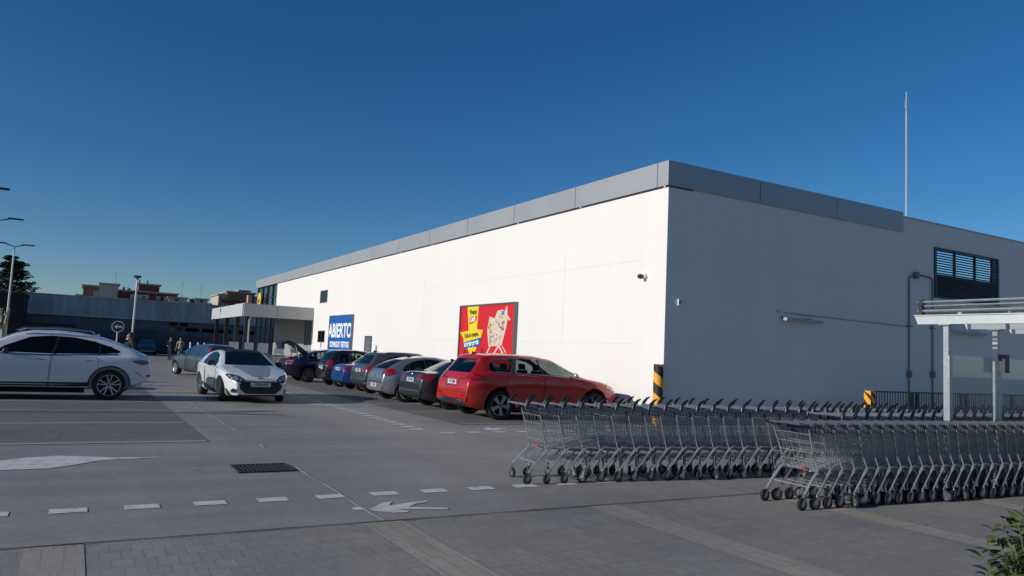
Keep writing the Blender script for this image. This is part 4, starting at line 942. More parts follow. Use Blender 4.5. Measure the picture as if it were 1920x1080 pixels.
def arc_ring(xw, z, r0, t, a0=8, a1=172, n=10):
    P_ = [(xw + (r0 + t / 2) * math.cos(R_(a0 + (a1 - a0) * k / n)), z + (r0 + t / 2) * math.sin(R_(a0 + (a1 - a0) * k / n))) for k in range(n + 1)]
    return strip_of(P_, t)
GR = 'cars parked nose-in along the white wall'
def tailpair(specs): return mir(specs)

# --- red SUV (nearest of the row)
xr, xf, r = 0.95, 3.815, 0.37
red = paint('red_paint', (0.48, 0.013, 0.004), 0.15, 0.28)
win = [(.60, 1.235), (.69, 1.44), (.80, 1.50), (1.65, 1.545), (2.15, 1.535), (2.62, 1.44), (3.30, 1.15), (3.22, 1.12), (1.6, 1.175), (.72, 1.20)]
car_red = car(dict(label='red SUV parked nearest the camera behind the trolley row', group=GR, L=4.69, W=1.90, r=r, xr=xr, xf=xf, paint=red, gap=.095, rim='red_suv', rim_m=mat('rim_two_tone', (.36, .36, .37), .25, metal=.9), tum=.26,
    top=[(0, .62), (.02, .80), (.05, .97), (.13, 1.10), (.17, 1.16), (.46, 1.50), (.42, 1.56), (.55, 1.625), (.9, 1.65), (1.5, 1.665), (2.1, 1.655), (2.6, 1.58), (3.05, 1.36), (3.45, 1.15), (3.6, 1.10), (4.1, 1.03), (4.45, .93), (4.62, .82), (4.69, .62)],
    belt=[(0, .93), (.4, 1.13), (1.5, 1.12), (3.4, 1.07), (4.1, .97), (4.69, .82)], bot=[(0, .40), (.15, .30), (.6, .24), (4.1, .22), (4.55, .26), (4.69, .40)], ends=(.5, .11, .95, .24),
    win=win, pz=1.53, pillars=[(1.33, 1.26), (2.20, 2.10)], rwin=[(-.66, 1.15), (.66, 1.15), (.55, 1.50), (-.55, 1.50)], fwin=[(-.70, 1.13), (.70, 1.13), (.54, 1.55), (-.54, 1.55)],
    hollow=True, cab=(.30, 3.30), seats=(1.35, 2.35), seatz=1.22, doors=[[(1.15, 1.10), (1.05, .80), (1.36, .36), (2.17, .34), (2.20, 1.10)], [(2.23, 1.10), (2.20, .34), (3.30, .34), (3.38, .80), (3.34, 1.06)]], hz=.98,
    wintrim=M_alloy, trimw=.03, mirror=(3.10, 1.12), mirror_m=mat('mirror_silver', (.45, .46, .47), .3, metal=.7), fin=.62, fin_m=red,
    plates={'B': (.90, '8173 KBM')}, py=0.02,
    trim=[('tail_lamp', mir([('B', [(-.89, .99), (-.60, 1.0), (-.60, 1.09), (-.72, 1.11), (-.66, 1.28), (-.62, 1.42), (-.72, 1.40), (-.80, 1.16), (-.93, 1.06)]), ('R', [(.02, .97), (.42, .98), (.45, 1.08), (.30, 1.14), (.16, 1.14), (.04, 1.05)])]), M_tail, .010),
          ('tailgate_line', [('B', q) for q in strip_of([(-.62, .99), (-.36, .99), (-.33, .80), (.33, .80), (.36, .99), (.62, .99)], .012)] + [('B', q) for q in strip_of([(-.80, .66), (.80, .66)], .014)], M_under, .008),
          ('rear_valance', [('B', [(-.72, .40), (.72, .40), (.66, .50), (-.66, .50)])], M_blackpl, .010), ('rear_reflector', mir([('B', [(-.80, .60), (-.60, .60), (-.60, .625), (-.80, .625)])]), M_tail, .012),
          ('exhaust_trim', mir([('B', [(-.66, .42), (-.42, .42), (-.40, .49), (-.68, .49)])]), M_chr, .014),
          ('sill_trim', both([(1.42, .24), (3.36, .24), (3.36, .31), (1.42, .33)]), M_blackpl, .010),
          ('headlight', mir([('R', [(4.22, .86), (4.50, .80), (4.60, .86), (4.30, .96)]), ('F', [(-.86, .78), (-.52, .76), (-.52, .86), (-.80, .88)])]), M_lampc, .010), ('grille', [('F', [(-.45, .52), (.45, .52), (.50, .80), (-.50, .80)])], M_blackpl, .010)]))
put(car_red, 4.69, (8.36, 17.36), 0)

# --- dark grey saloon
gr = paint('dark_grey_paint', (0.045, 0.048, 0.058), 0.55, 0.28)
car_bmw = car(dict(label='dark grey saloon with a pale boot lip beside the red SUV', group=GR, L=4.62, W=1.81, r=.325, xr=.93, xf=3.74, paint=gr, rim='five_double', rim_m=M_alloyd, tum=.27,
    top=[(0, .55), (.02, .74), (.05, .90), (.09, 1.015), (.16, 1.03), (.55, 1.06), (.75, 1.13), (1.3, 1.38), (1.75, 1.43), (2.2, 1.425), (2.6, 1.34), (3.2, 1.02), (3.35, .98), (3.9, .92), (4.35, .82), (4.55, .70), (4.62, .52)],
    belt=[(0, .84), (.4, .95), (1.5, .94), (3.2, .90), (4.0, .84), (4.62, .7)], bot=[(0, .38), (.2, .26), (.6, .20), (4.1, .18), (4.62, .30)], ends=(.55, .14, .95, .26),
    win=[(.86, 1.03), (1.02, 1.16), (1.35, 1.30), (1.85, 1.34), (2.3, 1.30), (2.95, 1.02), (2.9, .98), (1.2, .97), (.92, .98)], pz=1.33, pillars=[(1.95, 1.90)], rwin=[(-.62, 1.06), (.62, 1.06), (.50, 1.33), (-.50, 1.33)], fwin=[(-.68, 1.02), (.68, 1.02), (.50, 1.34), (-.50, 1.34)],
    doors=[[(1.2, .93), (1.15, .7), (1.32, .30), (1.92, .28), (1.95, .93)], [(1.98, .93), (1.95, .28), (3.10, .28), (3.2, .6), (3.15, .90)]], hz=.84, mirror=(2.82, .98), fin=1.35, plates={'B': (.80, '3943 HWK')}, exhaust=(.55, -.55),
    trim=[('tail_lamp', mir([('B', [(-.88, .80), (-.44, .81), (-.44, .94), (-.60, .965), (-.88, .95)]), ('R', [(.01, .78), (.34, .84), (.40, .93), (.02, .95)])]), M_tail, .010),
          ('bumper_line', [('B', q) for q in strip_of([(-.84, .60), (-.3, .57), (.3, .57), (.84, .60)], .02)] + [('B', q) for q in strip_of([(-.46, .97), (-.44, .68), (.44, .68), (.46, .97)], .010)], M_under, .009),
          ('diffuser', [('B', [(-.62, .38), (.62, .38), (.60, .46), (-.60, .46)])], M_blackpl, .011), ('chrome_bumper_strip', [('B', q) for q in strip_of([(-.74, .50), (.74, .50)], .018)], M_alloy, .014),
          ('boot_lip', [('T', [(.09, -.66), (.22, -.68), (.22, .68), (.09, .66)])], gr, .012)], emblem=[('B', .955, .035)]))
put(car_bmw, 4.62, (8.42, 20.25), 0)

# --- silver rounded coupe
sv_ = paint('silver_paint', (0.36, 0.37, 0.39), 0.75, 0.30)
car_c4 = car(dict(label='silver rounded coupe with tall red tail lamps', group=GR, L=4.27, W=1.77, r=.315, xr=.75, xf=3.36, paint=sv_, rim='five', tum=.27,
    top=[(0, .55), (.02, .72), (.05, .88), (.08, .98), (.14, 1.04), (.34, 1.17), (.62, 1.31), (1.0, 1.40), (1.5, 1.455), (1.9, 1.46), (2.4, 1.38), (2.9, 1.12), (3.15, .99), (3.6, .92), (4.0, .80), (4.2, .66), (4.27, .50)],
    belt=[(0, .86), (.4, .94), (1.5, .95), (3.0, .90), (4.27, .7)], bot=[(0, .34), (.2, .25), (.6, .20), (3.8, .18), (4.27, .28)], ends=(.62, .22, .95, .26),
    win=[(.62, 1.00), (.72, 1.12), (1.05, 1.28), (1.6, 1.36), (2.0, 1.34), (2.4, 1.22), (2.8, 1.02), (2.7, .98), (1.4, .98), (.75, .96)], pz=1.34, pillars=[(1.45, 1.40)], rwin=[(-.58, 1.02), (.58, 1.02), (.50, 1.32), (-.50, 1.32)], fwin=[(-.66, 1.02), (.66, 1.02), (.50, 1.36), (-.50, 1.36)],
    hollow=True, cab=(.34, 2.85), seats=(1.1, 1.95), seatz=1.10, doors=[[(1.45, .93), (1.30, .6), (1.35, .30), (2.75, .28), (2.85, .6), (2.80, .90)]], hz=.86, mirror=(2.62, .98), fin=1.15, plates={'B': (.50, '6125 FBG')}, wintrim=M_blackpl,
    trim=[('tail_lamp', mir([('B', [(-.82, .82), (-.56, .84), (-.53, .96), (-.58, 1.05), (-.72, 1.04), (-.84, .96)]), ('R', [(.01, .80), (.28, .84), (.42, .93), (.25, 1.02), (.05, 1.0)])]), M_tail, .010),
          ('tail_lamp_stem', mir([('B', [(-.62, 1.04), (-.575, 1.05), (-.52, 1.32), (-.56, 1.33)])]), M_tail, .012),
          ('tailgate_line', [('B', q) for q in strip_of([(-.56, .83), (-.50, .62), (.50, .62), (.56, .83)], .010)], M_under, .008), ('bumper_strip', [('B', q) for q in strip_of([(-.76, .60), (-.5, .595), (.5, .595), (.76, .60)], .014)], M_under, .010)], emblem=[('B', .78, .04)]))
put(car_c4, 4.27, (8.30, 22.85), 0)

# --- grey hatchback with roof spoiler
g2 = paint('mid_grey_paint', (0.14, 0.145, 0.15), 0.65, 0.30)
car_x1 = car(dict(label='grey hatchback with wraparound red tail lamps left of the silver coupe', group=GR, L=4.40, W=1.80, r=.33, xr=.80, xf=3.50, paint=g2, rim='five', tum=.26,
    top=[(0, .62), (.02, .84), (.05, .98), (.12, 1.06), (.42, 1.42), (.40, 1.47), (.55, 1.51), (1.0, 1.535), (1.6, 1.54), (2.1, 1.52), (2.5, 1.40), (3.0, 1.12), (3.2, 1.04), (3.8, .96), (4.2, .84), (4.36, .70), (4.40, .55)],
    belt=[(0, .90), (.4, 1.02), (1.5, 1.01), (3.0, .97), (4.4, .75)], bot=[(0, .42), (.2, .30), (.6, .22), (3.9, .20), (4.4, .32)],
    win=[(.60, 1.10), (.80, 1.30), (1.1, 1.39), (1.8, 1.42), (2.2, 1.38), (2.8, 1.10), (2.7, 1.06), (1.3, 1.05), (.7, 1.05)], pz=1.41, pillars=[(1.3, 1.26), (1.98, 1.93)], rwin=[(-.62, 1.09), (.62, 1.09), (.52, 1.39), (-.52, 1.39)], fwin=[(-.68, 1.06), (.68, 1.06), (.50, 1.42), (-.50, 1.42)],
    doors=[[(1.15, 1.0), (1.1, .8), (1.3, .32), (2.0, .30), (2.02, 1.0)], [(2.05, 1.0), (2.03, .30), (2.98, .30), (3.05, .6), (3.0, .96)]], hz=.90, mirror=(2.72, 1.06), fin=.62, plates={'B': (.86, '9207 JKL')}, rails=(.7, 2.2), rail_m=M_alloy,
    trim=[('tail_lamp', mir([('B', [(-.87, .84), (-.46, .86), (-.46, .96), (-.62, 1.03), (-.87, 1.02)]), ('R', [(.01, .83), (.36, .88), (.44, .97), (.05, 1.02)])]), M_tail, .010),
          ('lower_bumper', [('B', [(-.80, .42), (.80, .42), (.82, .54), (-.82, .54)])], M_blackpl, .010), ('silver_skid', [('B', q) for q in strip_of([(-.80, .56), (-.5, .55), (.5, .55), (.80, .56)], .022)], M_alloy, .013),
          ('tailgate_line', [('B', q) for q in strip_of([(-.60, .85), (-.56, .68), (.56, .68), (.60, .85)], .010)], M_under, .008)], emblem=[('B', 1.02, .038)]))
put(car_x1, 4.40, (8.62, 25.45), 0)

# --- blue saloon
bl_p = paint('blue_paint', (0.010, 0.075, 0.30), 0.35, 0.28)
car_blue = car(dict(label='small bright blue saloon almost hidden between two dark hatchbacks', group=GR, L=4.20, W=1.69, r=.30, xr=.78, xf=3.30, paint=bl_p, rim='cover', tum=.24,
    top=[(0, .55), (.02, .80), (.06, .95), (.12, .985), (.5, 1.0), (.75, 1.10), (1.15, 1.36), (1.6, 1.42), (2.0, 1.41), (2.3, 1.33), (2.85, 1.02), (3.05, .95), (3.6, .88), (4.0, .76), (4.2, .5)],
    belt=[(0, .80), (.4, .90), (2.9, .88), (4.2, .66)], bot=[(0, .36), (.2, .28), (.6, .22), (4.2, .30)],
    win=[(.80, 1.0), (1.1, 1.24), (1.3, 1.31), (1.9, 1.32), (2.2, 1.26), (2.65, .98), (.9, .95)], pz=1.31, pillars=[(1.7, 1.66)], rwin=[(-.55, 1.04), (.55, 1.04), (.46, 1.32), (-.46, 1.32)], fwin=[(-.60, 1.0), (.60, 1.0), (.46, 1.32), (-.46, 1.32)],
    doors=[[(1.15, .88), (1.1, .6), (1.25, .30), (1.7, .30), (1.72, .88)], [(1.75, .88), (1.73, .30), (2.75, .30), (2.8, .86)]], hz=.80, mirror=(2.55, .96), plates={'B': (.80, '2746 DNB')},
    trim=[('tail_lamp', mir([('B', [(-.80, .72), (-.56, .72), (-.56, .90), (-.80, .90)]), ('R', [(.01, .72), (.16, .74), (.18, .90), (.02, .90)])]), M_tail, .010), ('bumper_line', [('B', q) for q in strip_of([(-.74, .56), (.74, .56)], .012)], M_under, .008)], emblem=[('B', .93, .035)]))
put(car_blue, 4.20, (8.75, 28.2), 0)

# --- black small hatchback
bk_p = paint('black_paint', (0.012, 0.013, 0.018), 0.2, 0.25)
car_c3 = car(dict(label='black small hatchback with round red tail lamps and pale alloys', group=GR, L=3.94, W=1.72, r=.31, xr=.63, xf=3.09, paint=bk_p, rim='five', tum=.24,
    top=[(0, .60), (.02, .80), (.05, .95), (.10, 1.03), (.34, 1.40), (.46, 1.48), (.8, 1.52), (1.4, 1.53), (1.9, 1.48), (2.3, 1.34), (2.8, 1.06), (3.0, .99), (3.4, .94), (3.75, .80), (3.9, .66), (3.94, .5)],
    belt=[(0, .88), (.4, .97), (2.7, .93), (3.94, .7)], bot=[(0, .36), (.2, .26), (.6, .20), (3.94, .30)], ends=(.5, .17, .9, .24),
    win=[(.52, 1.02), (.62, 1.26), (.78, 1.36), (1.4, 1.40), (1.9, 1.35), (2.55, 1.03), (1.4, .99), (.62, .98)], pz=1.39, pillars=[(.98, .95), (1.66, 1.62)], rwin=[(-.58, 1.06), (.58, 1.06), (.50, 1.38), (-.50, 1.38)], fwin=[(-.66, 1.02), (.66, 1.02), (.48, 1.40), (-.48, 1.40)],
    hollow=True, cab=(.28, 2.65), seats=(.95, 1.80), seatz=1.12, doors=[[(.98, .95), (.92, .7), (1.1, .30), (1.68, .28), (1.70, .95)], [(1.73, .95), (1.71, .28), (2.65, .28), (2.7, .92)]], hz=.84, mirror=(2.42, 1.02), plates={'B': (.78, '5089 GHT')}, rim_m=mat('rim_pale', (.50, .50, .50), .3, metal=.8), wintrim=M_blackpl,
    trim=[('tail_lamp', mir([('B', disc(-.70, .95, .13, 14)), ('R', disc(.14, .96, .12, 14))]), M_tail, .010), ('bumper_line', [('B', q) for q in strip_of([(-.74, .62), (.74, .62)], .014)], M_under, .008),
          ('tailgate_line', [('B', q) for q in strip_of([(-.54, 1.0), (-.50, .66), (.50, .66), (.54, 1.0)], .010)], M_under, .008)], emblem=[('B', .93, .04)]))
put(car_c3, 3.94, (8.86, 30.85), 0)

# --- navy liftback with raised tailgate
nv = paint('navy_paint', (0.010, 0.014, 0.045), 0.3, 0.25)
car_mo = car(dict(label='navy liftback with its tailgate raised at the far end of the row', group=GR, L=4.78, W=1.85, r=.33, xr=1.0, xf=3.85, paint=nv, rim='multi', tum=.26,
    top=[(0, .55), (.02, .76), (.06, .92), (.12, .98), (.45, 1.02), (.9, 1.22), (1.45, 1.42), (2.0, 1.49), (2.5, 1.48), (2.9, 1.38), (3.4, 1.08), (3.6, 1.0), (4.1, .93), (4.55, .80), (4.74, .66), (4.78, .5)],
    belt=[(0, .86), (.5, .97), (3.4, .93), (4.78, .7)], bot=[(0, .36), (.2, .27), (.6, .22), (4.78, .3)],
    win=[(.85, 1.06), (1.25, 1.27), (1.7, 1.36), (2.2, 1.39), (2.6, 1.33), (3.2, 1.04), (1.5, 1.0), (.95, 1.01)], pz=1.38, pillars=[(1.35, 1.40), (2.15, 2.12)], rwin=[(-.6, 1.06), (.6, 1.06), (.5, 1.34), (-.5, 1.34)], fwin=[(-.68, 1.04), (.68, 1.04), (.5, 1.39), (-.5, 1.39)],
    hollow=True, cab=(.55, 3.15), seats=(1.45, 2.4), seatz=1.14, wintrim=M_chr, trimw=.016, doors=[[(1.4, .95), (1.3, .7), (1.45, .32), (2.15, .30), (2.18, .95)], [(2.21, .95), (2.18, .30), (3.3, .30), (3.35, .92)]], hz=.86, mirror=(3.0, 1.02), plates={}, rim_m=mat('rim_grey', (.26, .26, .27), .3, metal=.8),
    trim=[('tail_lamp', mir([('B', [(-.90, .78), (-.62, .80), (-.62, .94), (-.90, .95)]), ('R', [(.01, .80), (.30, .88), (.34, .95), (.02, .95)])]), mat('lamp_pink_clear', (.48, .10, .12), .12, coat=1.0), .010), ('boot_opening', [('B', [(-.56, .68), (.56, .68), (.60, .97), (-.60, .97)]), ('T', [(.10, -.55), (.62, -.56), (.62, .56), (.10, .55)])], M_under, .012)]))
put(car_mo, 4.78, (8.02, 34.15), 0)
g = MB()
pr = [(1.00, 1.30), (.62, 1.58), (.36, 1.74), (.12, 1.80), (-.10, 1.73)]; lo = [(1.00, 1.24), (.62, 1.50), (.37, 1.64), (.14, 1.69), (-.06, 1.62)]
g.prism(pr + lo[::-1], 'y', -.60, .60)
g.prism([(-.10, 1.735), (-.17, 1.66), (-.10, 1.42), (-.02, 1.44), (-.04, 1.62)], 'y', -.56, .56)
tgp = g.build('tailgate', mat('tailgate_navy', (.008, .010, .024), .45), car_mo); tgp.location.x = -4.78 / 2
g = MB(); g.box(-.145, -.135, -.22, .22, 1.50, 1.60); q = g.build('number_plate_recess', M_alloy, tgp)
for yy in (-.62, .62):
    g = MB(); g.tube([(.62, yy * .93, 1.06), (.42, yy * .93, 1.62)], .013, 6); g.build('gas_strut', M_chr, tgp)
g = MB(); g.box(.30, .62, -.3, .1, .80, 1.08); g.box(.22, .5, .15, .45, .8, 1.02); q = g.build('luggage', M_seat, car_mo); q.location.x = -2.39

# --- white SUV coupe in the left bays (faces left)
wp = paint('white_paint_cool', (0.66, 0.67, 0.68), 0.0, 0.25)
xr = .94; rs_ = .385
car_suv = car(dict(label='large white coupe-roofed SUV in the left foreground bay', L=4.94, W=2.0, r=rs_, xr=xr, xf=3.87, paint=wp, rim='five_double', rim_m=mat('rim_edge', (.50, .51, .54), .3, metal=.8), tum=.30, gap=.075, glass=M_glassd, handle=M_chr,
    top=[(0, .74), (.015, .92), (.03, 1.06), (.05, 1.17), (.10, 1.20), (.16, 1.20), (.42, 1.33), (.75, 1.47), (1.1, 1.58), (1.6, 1.68), (2.1, 1.72), (2.7, 1.71), (3.1, 1.62), (3.6, 1.38), (4.0, 1.16), (4.3, 1.10), (4.7, 1.0), (4.9, .85), (4.94, .65)],
    belt=[(0, 1.05), (.3, 1.12), (1.0, 1.11), (3.6, 1.09), (4.94, .85)], bot=[(0, .62), (.12, .45), (.35, .34), (.7, .30), (4.2, .30), (4.94, .4)], ends=(.55, .13, .95, .24),
    win=[(.72, 1.24), (.95, 1.35), (1.35, 1.48), (1.8, 1.56), (2.3, 1.58), (2.75, 1.53), (3.25, 1.30), (3.45, 1.14), (2.2, 1.13), (1.1, 1.17), (.8, 1.20)], pz=1.56, pillars=[(2.24, 2.13), (1.22, 1.20)], rwin=[(-.66, 1.235), (.66, 1.235), (.58, 1.42), (-.58, 1.42)], fwin=[(-.74, 1.18), (.74, 1.18), (.56, 1.60), (-.56, 1.60)],
    wintrim=wp, trimw=.02, doors=[[(1.28, 1.08), (1.22, .80), (1.46, .40), (2.26, .38), (2.25, 1.08)], [(2.28, 1.08), (2.29, .38), (3.35, .38), (3.45, .8), (3.40, 1.06)]], hz=.985, mirror=(3.20, 1.14), mirror_m=M_blackpl, plates={'B': (.62, '7715 LXC')},
    trim=[('tail_lamp', mir([('R', [(.02, .95), (.20, .915), (.40, .97), (.46, 1.02), (.30, 1.045), (.03, 1.03)]), ('B', [(-.95, .93), (-.55, .98), (-.55, 1.04), (-.95, 1.04)])]), mat('tail_lamp_dark', (.11, .012, .018), .12, coat=1.0), .012),
          ('chrome_belt_strip', [(s_, q) for s_ in 'RL' for q in strip_of([(.80, 1.175), (2.2, 1.105), (3.45, 1.11)], .028)], M_chr, .014),
          ('sill_trim', both([(1.40, .30), (3.36, .30), (3.36, .43), (1.38, .45)]), M_blackpl, .012), ('running_board', both([(1.40, .315), (3.3, .315), (3.3, .33), (1.40, .33)]), M_alloy, .05),
          ('arch_trim', [(s_, q) for s_ in 'RL' for xw in (.94, 3.87) for q in arc_ring(xw, rs_, rs_ + .075, .035, -2, 182, 14)], M_blackpl, .012),
          ('rear_bumper_trim', mir([('R', [(.02, .50), (.16, .46), (.42, .38), (.44, .34), (.20, .34), (.02, .45)]), ('B', [(-.90, .62), (0, .62), (0, .66), (-.90, .66)])]), M_blackpl, .012),
          ('bumper_vent', mir([('R', [(.16, .60), (.175, .60), (.37, .73), (.36, .745)])]), M_under, .008), ('exhaust_trim', mir([('R', [(.03, .50), (.15, .48), (.13, .53), (.03, .56)])]), M_chr, .016),
          ('tailgate_line', [('B', q) for q in strip_of([(-.6, 1.0), (-.6, .75), (.6, .75), (.6, 1.0)], .012)], M_under, .008)], fin=1.3, fin_m=wp))
for yy in (-.60, .60):
    g = MB(); g.tube([(1.35, yy, 1.66), (1.40, yy, 1.735), (2.1, yy, 1.775), (2.9, yy, 1.745), (3.05, yy, 1.68)], .02, 8)
    q = g.build('roof_rail', M_alloy, car_suv, smooth=True); q.location.x = -2.47
put(car_suv, 4.94, (1.80, 22.85), 180)

# --- white hot hatch driving towards the camera
wp2 = paint('white_paint_warm', (0.72, 0.725, 0.72), 0.0, 0.25)
win = [(.95, 1.05), (1.05, 1.22), (1.35, 1.31), (1.75, 1.33), (2.15, 1.26), (2.62, 1.02), (2.5, .96), (1.4, .95), (1.05, .97)]
car_me = car(dict(label='white hatchback with black roof driving toward the camera', L=4.30, W=1.82, r=.325, xr=.80, xf=3.44, paint=wp2, rim='ten', rim_m=M_alloy, tum=.27, steer=R_(-14),
    top=[(0, .60), (.02, .80), (.06, .95), (.15, 1.05), (.45, 1.20), (.8, 1.33), (1.2, 1.40), (1.7, 1.425), (2.1, 1.38), (2.6, 1.17), (3.0, 1.0), (3.12, .965), (3.5, .90), (3.85, .81), (4.10, .72), (4.20, .66), (4.26, .58), (4.30, .44)],
    belt=[(0, .88), (.5, .98), (1.6, .95), (3.0, .90), (3.6, .82), (4.1, .70), (4.3, .5)], bot=[(0, .34), (.2, .26), (.6, .20), (3.9, .17), (4.2, .18), (4.30, .24)], ends=(.5, .14, 1.15, .30),
    win=win, pz=1.31, pillars=[(2.36, 2.20)], rwin=[(-.50, 1.1), (.50, 1.1), (.44, 1.3), (-.44, 1.3)], fwin=[(-.70, .985), (.70, .985), (.66, 1.03), (.50, 1.37), (-.50, 1.37), (-.66, 1.03)],
    doors=[[(1.55, .93), (1.40, .6), (1.40, .28), (2.72, .26), (2.92, .55), (2.90, .89)]], hz=.80, mirror=(2.50, .97), mirror_m=M_blackpl, plates={'F': (.50, '4920 HGT')},
    trim=[('black_roof', [('T', [(.80, -.55), (1.3, -.55), (2.05, -.53), (2.22, -.50), (2.22, .50), (2.05, .53), (1.3, .55), (.80, .55)])], M_blackpl, .008),
          ('headlight', mir([('F', [(-.80, .66), (-.66, .58), (-.50, .53), (-.42, .62), (-.56, .73), (-.76, .77)]), ('R', [(3.78, .74), (4.0, .66), (4.12, .62), (4.14, .68), (4.0, .735), (3.84, .775)])]), M_lampd, .012),
          ('headlamp_bulb', mir([('F', disc(-.64, .665, .06, 12)), ('F', disc(-.53, .62, .035, 12))]), M_lampc, .016),
          ('turn_light', mir([('F', [(-.78, .69), (-.755, .69), (-.755, .73), (-.78, .73)])]), M_amber, .015),
          ('grille_mouth', [('F', [(-.58, .50), (-.44, .585), (.44, .585), (.58, .50), (.54, .37), (.40, .255), (-.40, .255), (-.54, .37)])], M_blackpl, .010),
          ('fog_lamp', mir([('F', disc(-.68, .33, .055, 14))]), M_under, .012), ('fog_lamp_ring', mir([('F', q) for q in strip_of(disc(-.68, .33, .06, 14) + [disc(-.68, .33, .06, 14)[0]], .014)]), M_chr, .014),
          ('lower_lip', [('F', [(-.74, .19), (.74, .19), (.72, .215), (-.72, .215)])], M_blackpl, .012),
          ('bonnet_line', [('F', q) for q in strip_of([(-.46, .62), (-.2, .60), (.2, .60), (.46, .62)], .010)], M_under, .008),
          ('hood_reflection', [('T', [(3.06, -.50), (3.4, -.46), (3.95, -.30), (4.12, -.20), (4.12, .20), (3.95, .30), (3.4, .46), (3.06, .50)])], mat('hood_reflection_grey', (.33, .33, .325), .3, coat=1.0), .006),  # shaded grey reflection on the white hood, painted on as a patch
          ('side_graphic', both([(1.50, .24), (1.62, .24), (1.64, .72), (1.58, .86), (1.52, .80), (1.56, .60)]), M_anth, .016), ('sill_trim', both([(1.22, .36), (1.30, .44), (2.85, .30), (2.9, .2), (2.2, .2)]), M_anth, .018),
          ('splitter_corner', mir([('R', [(3.86, .18), (4.12, .18), (4.02, .30), (3.86, .40)])]), M_anth, .012)], emblem=[('F', .665, .085)]))
g = MB()
Lm = 4.30
put(car_me, 4.30, (4.235, 25.52), -86.5)

# --- grey-blue far hatchback turning away
gb = paint('slate_blue_paint', (0.075, 0.095, 0.11), 0.5, 0.3)
spec_h = dict(label='grey-blue hatchback with high red tail lamps crossing behind the white one', L=4.05, W=1.72, r=.31, xr=.72, xf=3.22, paint=gb, rim='five', tum=.24, rim_m=mat('rim_pale', (.5, .5, .5), .3),
    top=[(0, .60), (.02, .82), (.05, .96), (.12, 1.04), (.38, 1.34), (.50, 1.42), (.9, 1.47), (1.5, 1.48), (2.0, 1.44), (2.4, 1.30), (2.9, 1.04), (3.1, .97), (3.6, .90), (3.9, .76), (4.05, .5)],
    belt=[(0, .86), (.4, .95), (2.8, .92), (4.05, .7)], bot=[(0, .36), (.2, .26), (.6, .2), (4.05, .3)],
    win=[(.62, 1.02), (.78, 1.25), (1.0, 1.33), (1.6, 1.36), (2.05, 1.31), (2.68, 1.02), (1.4, .97), (.72, .98)], pz=1.35, pillars=[(1.15, 1.12), (1.85, 1.80)], rwin=[(-.55, 1.05), (.55, 1.05), (.48, 1.33), (-.48, 1.33)], fwin=[(-.64, 1.02), (.64, 1.02), (.48, 1.36), (-.48, 1.36)],
    doors=[[(1.12, .93), (1.05, .7), (1.25, .30), (1.85, .28), (1.87, .93)], [(1.90, .93), (1.88, .28), (2.78, .28), (2.82, .90)]], hz=.83, mirror=(2.55, 1.0), plates={'B': (.55, '1186 CRV')}, glass=mat('blue_glass', (.03, .06, .09), .06, spec=.8),
    trim=[('tail_lamp', mir([('B', [(-.80, .92), (-.64, .94), (-.56, 1.30), (-.66, 1.28), (-.76, 1.12)]), ('R', [(.06, .92), (.20, .96), (.42, 1.30), (.34, 1.30), (.08, 1.04)])]), mat('tail_lamp_bright', (.62, .03, .02), .2, coat=1.0), .012), ('bumper_line', [('B', q) for q in strip_of([(-.74, .62), (.74, .62)], .014)], M_under, .008)])
car_h = car(spec_h); put(car_h, 4.05, (5.95, 35.5), 108)
# --- dark saloon behind the white SUV, and a dark car before the warehouse
car_k = copy_tree(car_bmw); car_k['label'] = 'dark saloon whose roof shows behind the white SUV at the left edge'; car_k['group'] = 'dark cars standing in the background'
for ch in car_k.children:
    if ch.name.startswith(('body', 'door', 'boot_lip')): pass
car_k.location = (-2.65, 27.1, 0); car_k.rotation_euler = (0, 0, math.pi)
car_far = copy_tree(car_h); car_far['label'] = 'small dark car parked in front of the far warehouse gate'; car_far['group'] = 'dark cars standing in the background'
car_far.location = (6.0, 79.0, 0); car_far.rotation_euler = (0, 0, R_(-95))


